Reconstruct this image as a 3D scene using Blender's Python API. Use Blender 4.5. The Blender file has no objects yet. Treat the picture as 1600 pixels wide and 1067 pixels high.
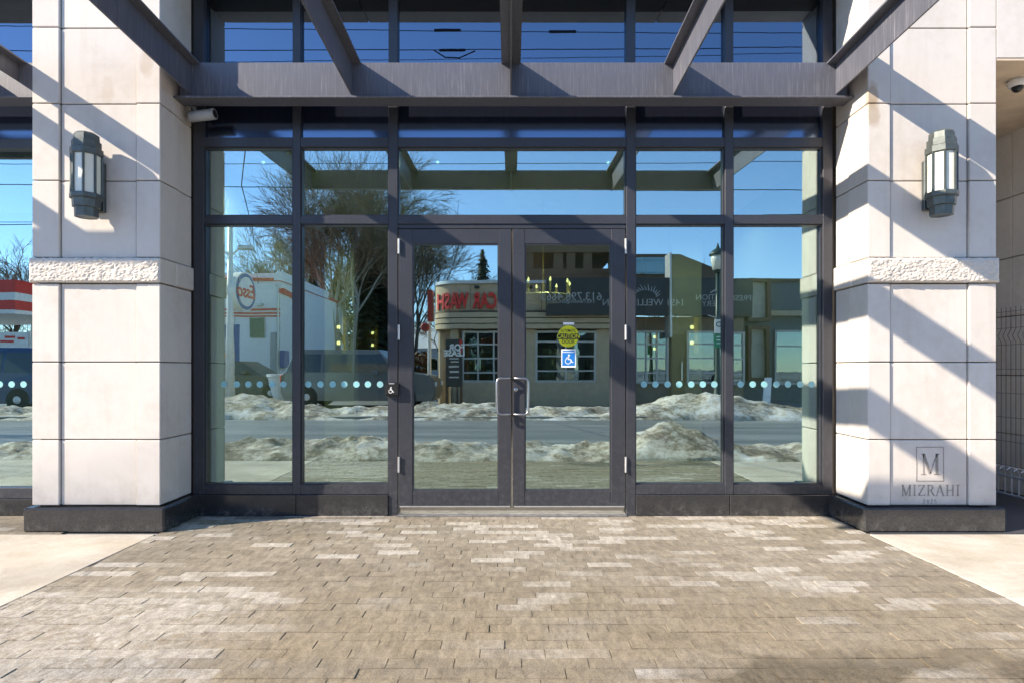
import bpy, bmesh, math, random
from mathutils import Vector, Matrix, noise as mnoise
R = math.radians
rnd = random.Random(7)
sc = bpy.context.scene
col = sc.collection

# ------------------------------------------------------------------ camera
CAM_H = 1.178
cam = bpy.data.cameras.new('camera')
camo = bpy.data.objects.new('camera', cam); col.objects.link(camo)
camo.location = (0, -5, CAM_H); camo.rotation_euler = (R(90), 0, 0)
cam.sensor_width = 36; cam.lens = 36 * 961 / 1600
cam.shift_x = 2 / 1600; cam.shift_y = 43 / 1600
cam.clip_start = .05; cam.clip_end = 2000
sc.camera = camo

# ------------------------------------------------------------------ light
LDIR = Vector((2.3, 1.0, -1.56)).normalized()          # direction the sunlight travels
EL = math.asin(-LDIR.z)
w = bpy.data.worlds.new('World'); sc.world = w; w.use_nodes = True
nt = w.node_tree
sky = nt.nodes.new('ShaderNodeTexSky'); sky.sky_type = 'NISHITA'; sky.sun_disc = False
sky.sun_elevation = EL; sky.sun_rotation = math.atan2(-LDIR.x, -LDIR.y) % (2 * math.pi)
sky.air_density = 1.0; sky.dust_density = 0.1; sky.ozone_density = 4.2; sky.altitude = 1500
bg = nt.nodes['Background']; bg.inputs[1].default_value = .15
nt.links.new(sky.outputs[0], bg.inputs[0])
sun = bpy.data.lights.new('sun', 'SUN'); sun.energy = 4.8; sun.angle = R(.53); sun.color = (1, .87, .71)
suno = bpy.data.objects.new('sun', sun); col.objects.link(suno)
suno.rotation_euler = LDIR.to_track_quat('-Z', 'Y').to_euler(); suno.location = (-20, -10, 20)
vs = sc.view_settings
vs.view_transform = 'Standard'; vs.look = 'None'; vs.gamma = 1; vs.use_curve_mapping = False
vs.exposure = 1.22
sc.cycles.max_bounces = 10; sc.cycles.transparent_max_bounces = 16; sc.cycles.glossy_bounces = 6
sc.cycles.caustics_reflective = False; sc.cycles.caustics_refractive = False
sc.cycles.sample_clamp_indirect = 4.0

# ------------------------------------------------------------------ helpers
F = 961.0
def PX(px, Z): return (px - 798) * Z / F                # photo measure -> metres on a plane Z metres from the lens
def PZ(py, Z): return CAM_H + (576.5 - py) * Z / F

def woff(o):
    v = Vector((0, 0, 0))
    while o is not None:
        v = v + o.location; o = o.parent
    return v

class MB:
    def __init__(s): s.v = []; s.f = []
    def add(s, vs, fs):
        b = len(s.v); s.v += [tuple(v) for v in vs]; s.f += [tuple(i + b for i in f) for f in fs]; return s
    def box(s, x0, x1, y0, y1, z0, z1):
        if x0 > x1: x0, x1 = x1, x0
        if y0 > y1: y0, y1 = y1, y0
        if z0 > z1: z0, z1 = z1, z0
        return s.add([(x0,y0,z0),(x1,y0,z0),(x1,y1,z0),(x0,y1,z0),(x0,y0,z1),(x1,y0,z1),(x1,y1,z1),(x0,y1,z1)],
              [(0,3,2,1),(4,5,6,7),(0,1,5,4),(1,2,6,5),(2,3,7,6),(3,0,4,7)])
    def cbox(s, x0, x1, y0, y1, z0, z1, c=.004):
        if x0 > x1: x0, x1 = x1, x0
        if y0 > y1: y0, y1 = y1, y0
        if z0 > z1: z0, z1 = z1, z0
        c = min(c, (x1-x0)*.45, (y1-y0)*.45, (z1-z0)*.45)
        bm = bmesh.new(); bmesh.ops.create_cube(bm, size=1)
        for v in bm.verts:
            v.co = Vector(((x0+x1)/2 + v.co.x*(x1-x0), (y0+y1)/2 + v.co.y*(y1-y0), (z0+z1)/2 + v.co.z*(z1-z0)))
        bmesh.ops.bevel(bm, geom=bm.edges[:], offset=c, segments=1, affect='EDGES')
        bm.verts.index_update()
        s.add([v.co for v in bm.verts], [[v.index for v in f.verts] for f in bm.faces]); bm.free(); return s
    def prism(s, pts, axis, a0, a1):
        """pts: 2D outline (ccw), extruded along axis"""
        def mk(p, a):
            if axis == 'y': return (p[0], a, p[1])
            if axis == 'x': return (a, p[0], p[1])
            return (p[0], p[1], a)
        n = len(pts); vs = [mk(p, a0) for p in pts] + [mk(p, a1) for p in pts]
        fs = [tuple(range(n)), tuple(range(2*n-1, n-1, -1))]
        fs += [(i, i+n, (i+1) % n + n, (i+1) % n) for i in range(n)]
        return s.add(vs, fs)
    def tube(s, pts, rs, n=8, cap=True):
        pts = [Vector(p) for p in pts]
        if not hasattr(rs, '__len__'): rs = [rs] * len(pts)
        b = len(s.v); up = None
        for i, p in enumerate(pts):
            d = (pts[min(i+1, len(pts)-1)] - pts[max(i-1, 0)]).normalized()
            if up is None:
                up = d.orthogonal().normalized()
            else:
                up = (up - d * up.dot(d))
                up = up.normalized() if up.length > 1e-6 else d.orthogonal().normalized()
            q = d.cross(up)
            for k in range(n):
                a = 2*math.pi*k/n
                s.v.append(tuple(p + (up*math.cos(a) + q*math.sin(a)) * rs[i]))
        for i in range(len(pts)-1):
            for k in range(n):
                s.f.append((b+i*n+k, b+i*n+(k+1) % n, b+(i+1)*n+(k+1) % n, b+(i+1)*n+k))
        if cap:
            s.f.append(tuple(b+k for k in range(n-1, -1, -1)))
            s.f.append(tuple(b+(len(pts)-1)*n+k for k in range(n)))
        return s
    def lathe(s, c, prof, n=16, a0=0., axis='z'):
        """prof: list of (r, h) going up the axis"""
        b = len(s.v)
        for r, h in prof:
            for k in range(n):
                a = a0 + 2*math.pi*k/n
                u, t = r*math.cos(a), r*math.sin(a)
                if axis == 'z': p = (c[0]+u, c[1]+t, c[2]+h)
                elif axis == 'y': p = (c[0]+u, c[1]+h, c[2]+t)
                else: p = (c[0]+h, c[1]+u, c[2]+t)
                s.v.append(p)
        for i in range(len(prof)-1):
            for k in range(n):
                s.f.append((b+i*n+k, b+i*n+(k+1) % n, b+(i+1)*n+(k+1) % n, b+(i+1)*n+k))
        s.f.append(tuple(b+k for k in range(n-1, -1, -1)))
        s.f.append(tuple(b+(len(prof)-1)*n+k for k in range(n)))
        return s
    def bar(s, p0, p1, w, h):
        """square bar between two points"""
        return s.tube([p0, p1], max(w, h) * .707, 4)
    def build(s, name, m, parent=None, smooth=False, label=None, kind=None):
        me = bpy.data.meshes.new(name)
        off = woff(parent) if parent else Vector((0, 0, 0))
        me.from_pydata([(v[0]-off.x, v[1]-off.y, v[2]-off.z) for v in s.v], [], s.f)
        bm = bmesh.new(); bm.from_mesh(me); bmesh.ops.recalc_face_normals(bm, faces=bm.faces[:]); bm.to_mesh(me); bm.free()
        if smooth: me.shade_smooth()
        me.materials.append(m)
        o = bpy.data.objects.new(name, me); col.objects.link(o)
        if parent: o.parent = parent
        if label: o['label'] = label
        if kind: o['kind'] = kind
        return o

def tag(o, label, cat, group=None, kind=None):
    o['label'] = label; o['category'] = cat
    if group: o['group'] = group
    if kind: o['kind'] = kind
    return o
def thing(name, label, cat, loc=(0, 0, 0), group=None, kind='thing'):
    o = bpy.data.objects.new(name, None); col.objects.link(o); o.location = loc; o.empty_display_size = .1
    return tag(o, label, cat, group, kind)
def struct(o): o['kind'] = 'structure'; return o
def copy_tree(o, parent=None):
    c = o.copy(); col.objects.link(c)
    if parent: c.parent = parent
    for ch in list(o.children): copy_tree(ch, c)
    return c

def text_mesh(txt, size, extrude=.004, align='CENTER', shear=0, bold=0, spacing=1.0, xs=1.0):
    cu = bpy.data.curves.new('t', 'FONT'); cu.body = txt; cu.size = size; cu.extrude = extrude
    cu.align_x = align; cu.align_y = 'CENTER'; cu.shear = shear; cu.offset = bold; cu.space_character = spacing
    cu.resolution_u = 3
    ob = bpy.data.objects.new('t', cu); col.objects.link(ob)
    dg = bpy.context.evaluated_depsgraph_get(); dg.update()
    me = bpy.data.meshes.new_from_object(ob.evaluated_get(dg))
    bpy.data.objects.remove(ob); bpy.data.curves.remove(cu)
    b = MB(); b.v = [(v.co.x*xs, v.co.y, v.co.z) for v in me.vertices]; b.f = [tuple(p.vertices) for p in me.polygons]
    bpy.data.meshes.remove(me); return b
def place_text(b, loc, facing):
    """facing -1: read by someone looking to +Y (our camera); +1: read by someone across, looking to -Y"""
    x0, y0, z0 = loc
    b.v = [((x0 - facing*v[0]), y0 + facing*v[2], z0 + v[1]) for v in b.v]; return b

# ------------------------------------------------------------------ materials
def ramp(nt, fac, stops):
    n = nt.nodes.new('ShaderNodeValToRGB'); e = n.color_ramp.elements
    e[0].position, e[0].color = stops[0][0], (*stops[0][1], 1)
    e[1].position, e[1].color = stops[-1][0], (*stops[-1][1], 1)
    for p, c in stops[1:-1]:
        x = e.new(p); x.color = (*c, 1)
    nt.links.new(fac, n.inputs[0]); return n.outputs[0]
def nz(nt, vec, scale, detail=4, rough=.55, dist=0):
    n = nt.nodes.new('ShaderNodeTexNoise'); n.inputs['Scale'].default_value = scale
    n.inputs['Detail'].default_value = detail; n.inputs['Roughness'].default_value = rough
    n.inputs['Distortion'].default_value = dist
    nt.links.new(vec, n.inputs['Vector']); return n.outputs[0]
def mth(nt, op, a, b=None, clamp=False):
    n = nt.nodes.new('ShaderNodeMath'); n.operation = op; n.use_clamp = clamp
    for i, x in enumerate((a, b)):
        if x is None: continue
        if isinstance(x, (int, float)): n.inputs[i].default_value = x
        else: nt.links.new(x, n.inputs[i])
    return n.outputs[0]
def mixc(nt, fac, a, b, mode='MIX'):
    n = nt.nodes.new('ShaderNodeMix'); n.data_type = 'RGBA'; n.blend_type = mode
    for s, x in ((n.inputs[0], fac), (n.inputs[6], a), (n.inputs[7], b)):
        if isinstance(x, (int, float)): s.default_value = x
        elif isinstance(x, tuple): s.default_value = (*x, 1)
        else: nt.links.new(x, s)
    return n.outputs[2]
def mapping(nt, vec, scale):
    n = nt.nodes.new('ShaderNodeMapping'); n.inputs['Scale'].default_value = scale
    nt.links.new(vec, n.inputs[0]); return n.outputs[0]
def newmat(name):
    m = bpy.data.materials.new(name); m.use_nodes = True
    nt = m.node_tree; p = nt.nodes['Principled BSDF']
    g = nt.nodes.new('ShaderNodeNewGeometry')
    return m, nt, p, g.outputs['Position']
def bump(nt, p, h, strength=.3, dist=.01):
    b = nt.nodes.new('ShaderNodeBump'); b.inputs['Strength'].default_value = strength; b.inputs['Distance'].default_value = dist
    nt.links.new(h, b.inputs['Height']); nt.links.new(b.outputs[0], p.inputs['Normal'])
def simple(name, c, rough=.5, metal=0., var=.12, scale=6., bmp=0., bscale=60., rvar=0., spec=.5, objrand=0., emit=None):
    m, nt, p, pos = newmat(name)
    n1 = nz(nt, pos, scale, 5)
    cc = ramp(nt, n1, [(.3, tuple(x*(1-var) for x in c)), (.7, tuple(min(1, x*(1+var)) for x in c))])
    if objrand:
        oi = nt.nodes.new('ShaderNodeObjectInfo')
        f = mth(nt, 'ADD', mth(nt, 'MULTIPLY', oi.outputs['Random'], 2*objrand), 1-objrand)
        v = nt.nodes.new('ShaderNodeVectorMath'); v.operation = 'SCALE'
        nt.links.new(cc, v.inputs[0]); nt.links.new(f, v.inputs['Scale']); cc = v.outputs[0]
    nt.links.new(cc, p.inputs['Base Color'])
    p.inputs['Roughness'].default_value = rough; p.inputs['Metallic'].default_value = metal
    p.inputs['Specular IOR Level'].default_value = spec
    if rvar:
        nt.links.new(mth(nt, 'ADD', mth(nt, 'MULTIPLY', nz(nt, pos, scale*2.3, 4), 2*rvar), rough-rvar), p.inputs['Roughness'])
    if bmp: bump(nt, p, nz(nt, pos, bscale, 4), bmp, .004)
    if emit:
        p.inputs['Emission Color'].default_value = (*emit[0], 1); p.inputs['Emission Strength'].default_value = emit[1]
    return m

def stone_mat(name, c, rock=False):
    m, nt, p, pos = newmat(name)
    oi = nt.nodes.new('ShaderNodeObjectInfo')
    a = nz(nt, pos, 1.7, 4); b = nz(nt, pos, 14, 5, .65)
    f = mth(nt, 'ADD', mth(nt, 'MULTIPLY', a, .6), mth(nt, 'MULTIPLY', b, .4))
    cc = ramp(nt, f, [(.32, (c[0]*.88, c[1]*.86, c[2]*.84)), (.5, c), (.68, (min(1, c[0]*1.05), c[1]*1.05, c[2]*1.04))])
    s = nt.nodes.new('ShaderNodeVectorMath'); s.operation = 'SCALE'
    nt.links.new(cc, s.inputs[0]); nt.links.new(mth(nt, 'ADD', mth(nt, 'MULTIPLY', oi.outputs['Random'], .09), .955), s.inputs['Scale'])
    # faint vertical weathering and rusty drip marks
    st = nz(nt, mapping(nt, pos, (9, 9, .7)), 1.0, 4, .6)
    cc = mixc(nt, mth(nt, 'MULTIPLY', mth(nt, 'SUBTRACT', st, .55, True), .9, True), s.outputs[0], (c[0]*.62, c[1]*.55, c[2]*.46))
    sz = nt.nodes.new('ShaderNodeSeparateXYZ'); nt.links.new(pos, sz.inputs[0])
    spl = mth(nt, 'MULTIPLY', mth(nt, 'SUBTRACT', .62, sz.outputs[2], True), 1.9, True)
    spl = mth(nt, 'MULTIPLY', spl, mth(nt, 'SUBTRACT', nz(nt, pos, 7, 6, .75), .42, True))
    cc = mixc(nt, mth(nt, 'MULTIPLY', spl, 2.2, True), cc, (c[0]*.55, c[1]*.52, c[2]*.48))
    bl_ = nz(nt, mapping(nt, pos, (2.2, 2.2, 1.2)), 1.6, 6, .68, .8)
    cc = mixc(nt, mth(nt, 'MULTIPLY', mth(nt, 'SUBTRACT', bl_, .52, True), 1.1, True), cc, (c[0]*.80, c[1]*.74, c[2]*.66))
    # small pits
    vo = nt.nodes.new('ShaderNodeTexVoronoi'); vo.inputs['Scale'].default_value = 26; nt.links.new(pos, vo.inputs['Vector'])
    pit = mth(nt, 'LESS_THAN', vo.outputs['Distance'], .055)
    cc = mixc(nt, mth(nt, 'MULTIPLY', mth(nt, 'MULTIPLY', pit, mth(nt, 'GREATER_THAN', nz(nt, pos, 3.1, 2), .57)), .6), cc, (c[0]*.45, c[1]*.42, c[2]*.38))
    for (sx_, sy_, sz_, sa) in ((2.64, -.51, 3.17, .7), (2.645, -.51, 3.05, .6), (-2.66, -.51, 3.40, .35), (-2.95, -.5, 3.22, .25)):
        vsb = nt.nodes.new('ShaderNodeVectorMath'); vsb.operation = 'SUBTRACT'; vsb.inputs[1].default_value = (sx_, sy_, sz_); nt.links.new(pos, vsb.inputs[0])
        vln = nt.nodes.new('ShaderNodeVectorMath'); vln.operation = 'LENGTH'; nt.links.new(mapping(nt, vsb.outputs[0], (1, 1, .42)), vln.inputs[0])
        k_ = mth(nt, 'MULTIPLY', mth(nt, 'SUBTRACT', .055, mth(nt, 'ADD', vln.outputs['Value'], mth(nt, 'MULTIPLY', mth(nt, 'SUBTRACT', b, .5), .05))), 40, True)
        cc = mixc(nt, mth(nt, 'MULTIPLY', k_, sa), cc, (c[0]*.6, c[1]*.48, c[2]*.34))
    nt.links.new(cc, p.inputs['Base Color']); p.inputs['Roughness'].default_value = .82; p.inputs['Specular IOR Level'].default_value = .3
    bump(nt, p, nz(nt, pos, 45 if rock else 110, 5, .7), .5 if rock else .18, .012 if rock else .003)
    return m
STONE = (.60, .562, .52)
M = {}
M['stone'] = stone_mat('limestone', STONE)
M['stone_pale'] = stone_mat('pale_limestone', (.80, .74, .64))
M['rock'] = stone_mat('rock_faced_limestone', (.62, .57, .51), True)
M['mortar'] = simple('mortar', (.16, .14, .125), .9)
M['carve'] = simple('engraved_stone', (.27, .245, .22), .9, var=.3, scale=40)
def granite_mat():
    m, nt, p, pos = newmat('black_granite')
    cc = ramp(nt, nz(nt, pos, 170, 4, .7), [(.35, (.014, .014, .015)), (.6, (.042, .043, .045)), (.75, (.12, .12, .12))])
    sz = nt.nodes.new('ShaderNodeSeparateXYZ'); nt.links.new(pos, sz.inputs[0])
    low = mth(nt, 'MULTIPLY', mth(nt, 'SUBTRACT', .13, sz.outputs[2], True), 7, True)
    f = mth(nt, 'MULTIPLY', mth(nt, 'ADD', low, .22), mth(nt, 'SUBTRACT', nz(nt, pos, 9, 7, .78), .45, True))
    cc = mixc(nt, mth(nt, 'MULTIPLY', f, .9, True), cc, (.30, .28, .25))
    nt.links.new(cc, p.inputs['Base Color']); nt.links.new(mth(nt, 'ADD', .16, mth(nt, 'MULTIPLY', f, 1.0)), p.inputs['Roughness']); return m
M['granite'] = granite_mat()

def steel_mat():
    m, nt, p, pos = newmat('painted_steel')
    st = nz(nt, mapping(nt, pos, (80, 80, 3.5)), 1., 5, .75)
    bl = nz(nt, pos, 2.4, 4)
    f = mth(nt, 'MULTIPLY', mth(nt, 'SUBTRACT', st, .47, True), mth(nt, 'ADD', mth(nt, 'MULTIPLY', bl, 3.0), .3))
    cc = ramp(nt, f, [(.0, (.092, .096, .118)), (.22, (.128, .132, .155)), (.6, (.27, .27, .29))])
    nt.links.new(cc, p.inputs['Base Color']); p.inputs['Roughness'].default_value = .42
    bump(nt, p, nz(nt, pos, 30, 4), .06, .004)
    return m
M['steel'] = steel_mat()
M['frame'] = simple('anthracite_aluminium', (.043, .046, .056), .30, .2, .1, 3, .03, 200, .05)
def frame_mat():
    m, nt, p, pos = newmat('anthracite_aluminium')
    base = ramp(nt, nz(nt, pos, 3, 5), [(.3, (.039, .042, .051)), (.7, (.047, .050, .061))])
    sz = nt.nodes.new('ShaderNodeSeparateXYZ'); nt.links.new(pos, sz.inputs[0])
    low = mth(nt, 'ADD', mth(nt, 'MULTIPLY', mth(nt, 'SUBTRACT', .75, sz.outputs[2], True), 1.3, True), .10)
    f = mth(nt, 'MULTIPLY', low, mth(nt, 'SUBTRACT', nz(nt, pos, 24, 7, .8), .47, True))
    drip = mth(nt, 'MULTIPLY', mth(nt, 'SUBTRACT', nz(nt, mapping(nt, pos, (70, 70, 2.5)), 1, 4, .7), .58, True), .35)
    f = mth(nt, 'ADD', mth(nt, 'MULTIPLY', f, .7), drip, True)
    cc = mixc(nt, f, base, (.34, .33, .31))
    nt.links.new(cc, p.inputs['Base Color']); p.inputs['Metallic'].default_value = .2
    nt.links.new(mth(nt, 'ADD', .28, mth(nt, 'MULTIPLY', nz(nt, pos, 9, 6, .7), .14)), p.inputs['Roughness'])
    bump(nt, p, nz(nt, pos, 200, 3), .03, .004); return m
M['frame'] = frame_mat()
M['frame_dark'] = simple('black_gasket', (.012, .012, .014), .6)
M['silver'] = simple('brushed_steel', (.42, .42, .43), .28, 1., .06, 30)
M['alu_pale'] = simple('pale_aluminium', (.55, .55, .54), .4, .6, .1, 12)
M['black_plastic'] = simple('black_plastic', (.012, .012, .013), .3)
M['white_paint'] = simple('white_paint', (.78, .78, .76), .5)
M['lantern'] = simple('grey_green_bronze', (.075, .09, .088), .42, .35, .25, 25, .06, 90, .06)
M['opal'] = simple('opal_glass', (.72, .73, .64), .18, 0, .05, 8)
M['grey_paint'] = simple('grey_paint', (.34, .36, .38), .4)

def glass_mat(name, refl, tint, wave=.006, gtint=(.78, .935, .955)):
    m = bpy.data.materials.new(name); m.use_nodes = True; nt = m.node_tree
    nt.nodes.remove(nt.nodes['Principled BSDF']); out = nt.nodes['Material Output']
    g = nt.nodes.new('ShaderNodeNewGeometry')
    tr = nt.nodes.new('ShaderNodeBsdfTransparent'); tr.inputs[0].default_value = (*tint, 1)
    gl = nt.nodes.new('ShaderNodeBsdfGlossy'); gl.inputs['Roughness'].default_value = 0; gl.inputs[0].default_value = (*gtint, 1)
    lw = nt.nodes.new('ShaderNodeLayerWeight'); lw.inputs[0].default_value = .25
    f = mth(nt, 'ADD', mth(nt, 'MULTIPLY', lw.outputs['Fresnel'], .35), refl, True)
    b = nt.nodes.new('ShaderNodeBump'); b.inputs['Strength'].default_value = wave; b.inputs['Distance'].default_value = .05
    nt.links.new(nz(nt, mapping(nt, g.outputs['Position'], (1.6, 1.6, .9)), 1.3, 2), b.inputs['Height'])
    nt.links.new(b.outputs[0], gl.inputs['Normal'])
    mx = nt.nodes.new('ShaderNodeMixShader'); nt.links.new(f, mx.inputs[0]); nt.links.new(tr.outputs[0], mx.inputs[1]); nt.links.new(gl.outputs[0], mx.inputs[2])
    nt.links.new(mx.outputs[0], out.inputs[0]); return m
M['glass'] = glass_mat('coated_glass', .43, (.49, .64, .55))
M['glass_up'] = glass_mat('upper_glass', .25, (.3, .34, .42), .006, (.60, .78, 1))
M['glass_far'] = glass_mat('far_window_glass', .22, (.3, .36, .34), .03)
def spandrel_mat():
    m, nt, p, pos = newmat('spandrel_glass')
    p.inputs['Base Color'].default_value = (.012, .014, .024, 1); p.inputs['Roughness'].default_value = .13
    p.inputs['Specular IOR Level'].default_value = 1.0; p.inputs['IOR'].default_value = 2.15; p.inputs['Specular Tint'].default_value = (.5, .68, 1, 1)
    return m
M['spandrel'] = spandrel_mat()
M['dot'] = simple('frosted_film', (.26, .54, .57), .5)

def paver_mat(name, L, Wd, X0):
    m, nt, p, pos = newmat(name)
    sx = nt.nodes.new('ShaderNodeSeparateXYZ'); nt.links.new(pos, sx.inputs[0])
    x, y = sx.outputs[0], sx.outputs[1]
    row = mth(nt, 'FLOOR', mth(nt, 'DIVIDE', y, Wd))
    off = mth(nt, 'MULTIPLY', mth(nt, 'FRACT', mth(nt, 'MULTIPLY', row, .37)), L)
    ci = mth(nt, 'FLOOR', mth(nt, 'DIVIDE', mth(nt, 'SUBTRACT', mth(nt, 'SUBTRACT', x, X0), off), L))
    cx = nt.nodes.new('ShaderNodeCombineXYZ'); nt.links.new(ci, cx.inputs[0]); nt.links.new(row, cx.inputs[1])
    wn = nt.nodes.new('ShaderNodeTexWhiteNoise'); wn.noise_dimensions = '2D'; nt.links.new(cx.outputs[0], wn.inputs['Vector'])
    h = wn.outputs['Value']
    base = ramp(nt, h, [(0, (.195, .167, .125)), (.5, (.245, .212, .160)), (1, (.30, .264, .205))])
    n1 = nz(nt, pos, 9, 6, .7)
    base = mixc(nt, .55, base, ramp(nt, n1, [(.3, (.165, .138, .10)), (.55, (.24, .205, .15)), (.75, (.34, .305, .245))]))
    # pale salt bloom: whole pavers and clouds
    cl = nz(nt, pos, .85, 4, .6)
    wn2 = nt.nodes.new('ShaderNodeTexWhiteNoise'); wn2.noise_dimensions = '3D'
    v2 = nt.nodes.new('ShaderNodeVectorMath'); v2.operation = 'ADD'; v2.inputs[1].default_value = (17.3, 5.1, 2)
    nt.links.new(cx.outputs[0], v2.inputs[0]); nt.links.new(v2.outputs[0], wn2.inputs['Vector'])
    far = mth(nt, 'MULTIPLY', mth(nt, 'ADD', y, 2.2), .36, True)                      # more bloom near the doors (drier)
    corner = mth(nt, 'MULTIPLY', mth(nt, 'MULTIPLY', mth(nt, 'SUBTRACT', -1.0, x, True), 1.6, True),
                 mth(nt, 'MULTIPLY', mth(nt, 'SUBTRACT', -1.55, y, True), 2.2, True))
    amt = mth(nt, 'ADD', mth(nt, 'MULTIPLY', far, .44), mth(nt, 'MULTIPLY', corner, .55))
    thr = mth(nt, 'SUBTRACT', .89, mth(nt, 'ADD', amt, mth(nt, 'MULTIPLY', mth(nt, 'SUBTRACT', cl, .5), 1.0)))
    whole = mth(nt, 'MULTIPLY', mth(nt, 'SUBTRACT', wn2.outputs['Value'], thr), 5, True)
    patch = ramp(nt, nz(nt, pos, 22, 6, .75, .6), [(.34, (0, 0, 0)), (.66, (1, 1, 1))])
    bloom = mth(nt, 'MULTIPLY', whole, mth(nt, 'ADD', mth(nt, 'MULTIPLY', patch, .55), .32))
    soft = mth(nt, 'MULTIPLY', mth(nt, 'ADD', mth(nt, 'SUBTRACT', mth(nt, 'ADD', cl, mth(nt, 'MULTIPLY', far, .20)), .48, True), mth(nt, 'MULTIPLY', corner, .95)), mth(nt, 'MULTIPLY', patch, 1.0), True)
    bl = mth(nt, 'MAXIMUM', bloom, soft)
    base = mixc(nt, bl, base, (.52, .49, .44))
    # tracked-in tan grit towards the kerb, wet puddle stain
    grit = mth(nt, 'MULTIPLY', mth(nt, 'SUBTRACT', -1.35, y, True), .75, True)
    grit = mth(nt, 'MULTIPLY', grit, ramp(nt, nz(nt, pos, 3, 5, .65), [(.3, (.35,)*3), (.6, (1,)*3)]))
    grit = mth(nt, 'MULTIPLY', grit, mth(nt, 'SUBTRACT', 1, mth(nt, 'MULTIPLY', bl, .85)))
    base = mixc(nt, mth(nt, 'MULTIPLY', grit, .8, True), base, ramp(nt, nz(nt, pos, 60, 4, .7), [(.3, (.215, .168, .104)), (.7, (.305, .245, .160))]))
    wet = mth(nt, 'MULTIPLY', mth(nt, 'SUBTRACT', -2.3, y, True), 3.5, True)
    wet = mth(nt, 'MULTIPLY', wet, ramp(nt, nz(nt, mapping(nt, pos, (1, 2.2, 1)), 1.5, 3), [(.46, (0,)*3), (.52, (1,)*3)]))
    wet = mth(nt, 'MULTIPLY', wet, mth(nt, 'MULTIPLY', mth(nt, 'SUBTRACT', x, .55, True), 5, True))
    base = mixc(nt, mth(nt, 'MULTIPLY', wet, .6), base, (.10, .078, .045))
    gr = nz(nt, mapping(nt, pos, (170, 120, 100)), 1, 5, .8)
    gr2 = nz(nt, mapping(nt, pos, (26, 9, 9)), 1, 5, .75, .4)
    gf = mth(nt, 'ADD', mth(nt, 'MULTIPLY', mth(nt, 'SUBTRACT', gr, .5), 2.2), mth(nt, 'MULTIPLY', mth(nt, 'SUBTRACT', gr2, .5), 1.7))
    sv = nt.nodes.new('ShaderNodeVectorMath'); sv.operation = 'SCALE'
    nt.links.new(base, sv.inputs[0]); nt.links.new(mth(nt, 'ADD', 1.0, gf), sv.inputs['Scale']); base = sv.outputs[0]
    nt.links.new(base, p.inputs['Base Color'])
    nt.links.new(mth(nt, 'SUBTRACT', .8, mth(nt, 'MULTIPLY', wet, .6)), p.inputs['Roughness']); p.inputs['Specular IOR Level'].default_value = .35
    bump(nt, p, mth(nt, 'ADD', gr, mth(nt, 'ADD', mth(nt, 'MULTIPLY', gr2, .9), mth(nt, 'MULTIPLY', nz(nt, pos, 12, 3), 1.2))), .6, .006)
    return m
PL, PW, PX0 = .27, .083, -2.53
M['paver'] = paver_mat('weathered_paver', PL, PW, PX0)
M['joint'] = simple('joint_sand', (.115, .094, .068), .95, var=.35, scale=14, bmp=.4, bscale=150)
def concrete_mat():
    m, nt, p, pos = newmat('broom_finished_concrete')
    a = nz(nt, pos, 2.2, 7, .66); b = nz(nt, pos, 40, 5, .75)
    cc = ramp(nt, mth(nt, 'ADD', mth(nt, 'MULTIPLY', a, .7), mth(nt, 'MULTIPLY', b, .3)), [(.36, (.37, .325, .255)), (.5, (.46, .415, .34)), (.64, (.55, .51, .44))])
    st = nz(nt, pos, .9, 5, .6, 1.2)
    ring = mth(nt, 'SUBTRACT', 1, mth(nt, 'MULTIPLY', mth(nt, 'ABSOLUTE', mth(nt, 'SUBTRACT', st, .55)), 40), True)
    cc = mixc(nt, mth(nt, 'MULTIPLY', ring, .22), cc, (.66, .63, .58))
    cc = mixc(nt, mth(nt, 'MULTIPLY', mth(nt, 'SUBTRACT', nz(nt, pos, 90, 3, .8), .66, True), 3, True), cc, (.22, .19, .15))
    nt.links.new(cc, p.inputs['Base Color']); p.inputs['Roughness'].default_value = .85
    bump(nt, p, nz(nt, mapping(nt, pos, (240, 30, 60)), 1, 4), .16, .003); return m
M['concrete'] = concrete_mat()
M['concrete_old'] = simple('grey_concrete', (.30, .29, .27), .88, var=.2, scale=3, bmp=.2, bscale=80)
def asphalt_mat():
    m, nt, p, pos = newmat('salted_asphalt')
    a = nz(nt, mapping(nt, pos, (.25, 1.6, 1)), .8, 6, .65)
    cc = ramp(nt, a, [(.3, (.11, .12, .12)), (.52, (.20, .21, .21)), (.72, (.34, .345, .34))])
    nt.links.new(cc, p.inputs['Base Color']); p.inputs['Roughness'].default_value = .45
    bump(nt, p, nz(nt, pos, 90, 4), .2, .004); return m
M['asphalt'] = asphalt_mat()
def ground_mat():
    m, nt, p, pos = newmat('snowy_ground')
    a = nz(nt, pos, .13, 6, .62)
    cc = ramp(nt, a, [(.40, (.10, .10, .10)), (.48, (.2, .2, .2)), (.55, (.66, .67, .7))])
    nt.links.new(cc, p.inputs['Base Color']); p.inputs['Roughness'].default_value = .8; return m
M['ground'] = ground_mat()
def snow_mat():
    m, nt, p, pos = newmat('dirty_snow')
    a = nz(nt, pos, 1.3, 8, .66, .5); b = nz(nt, pos, 9, 7, .74)
    f = mth(nt, 'ADD', mth(nt, 'MULTIPLY', a, .55), mth(nt, 'MULTIPLY', b, .45))
    cc = ramp(nt, f, [(.38, (.10, .08, .058)), (.46, (.30, .25, .185)), (.53, (.62, .57, .49)), (.64, (.88, .88, .87))])
    nt.links.new(cc, p.inputs['Base Color']); p.inputs['Roughness'].default_value = .75
    bump(nt, p, nz(nt, pos, 22, 7, .75), .6, .04); return m
M['snow'] = snow_mat()

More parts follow.
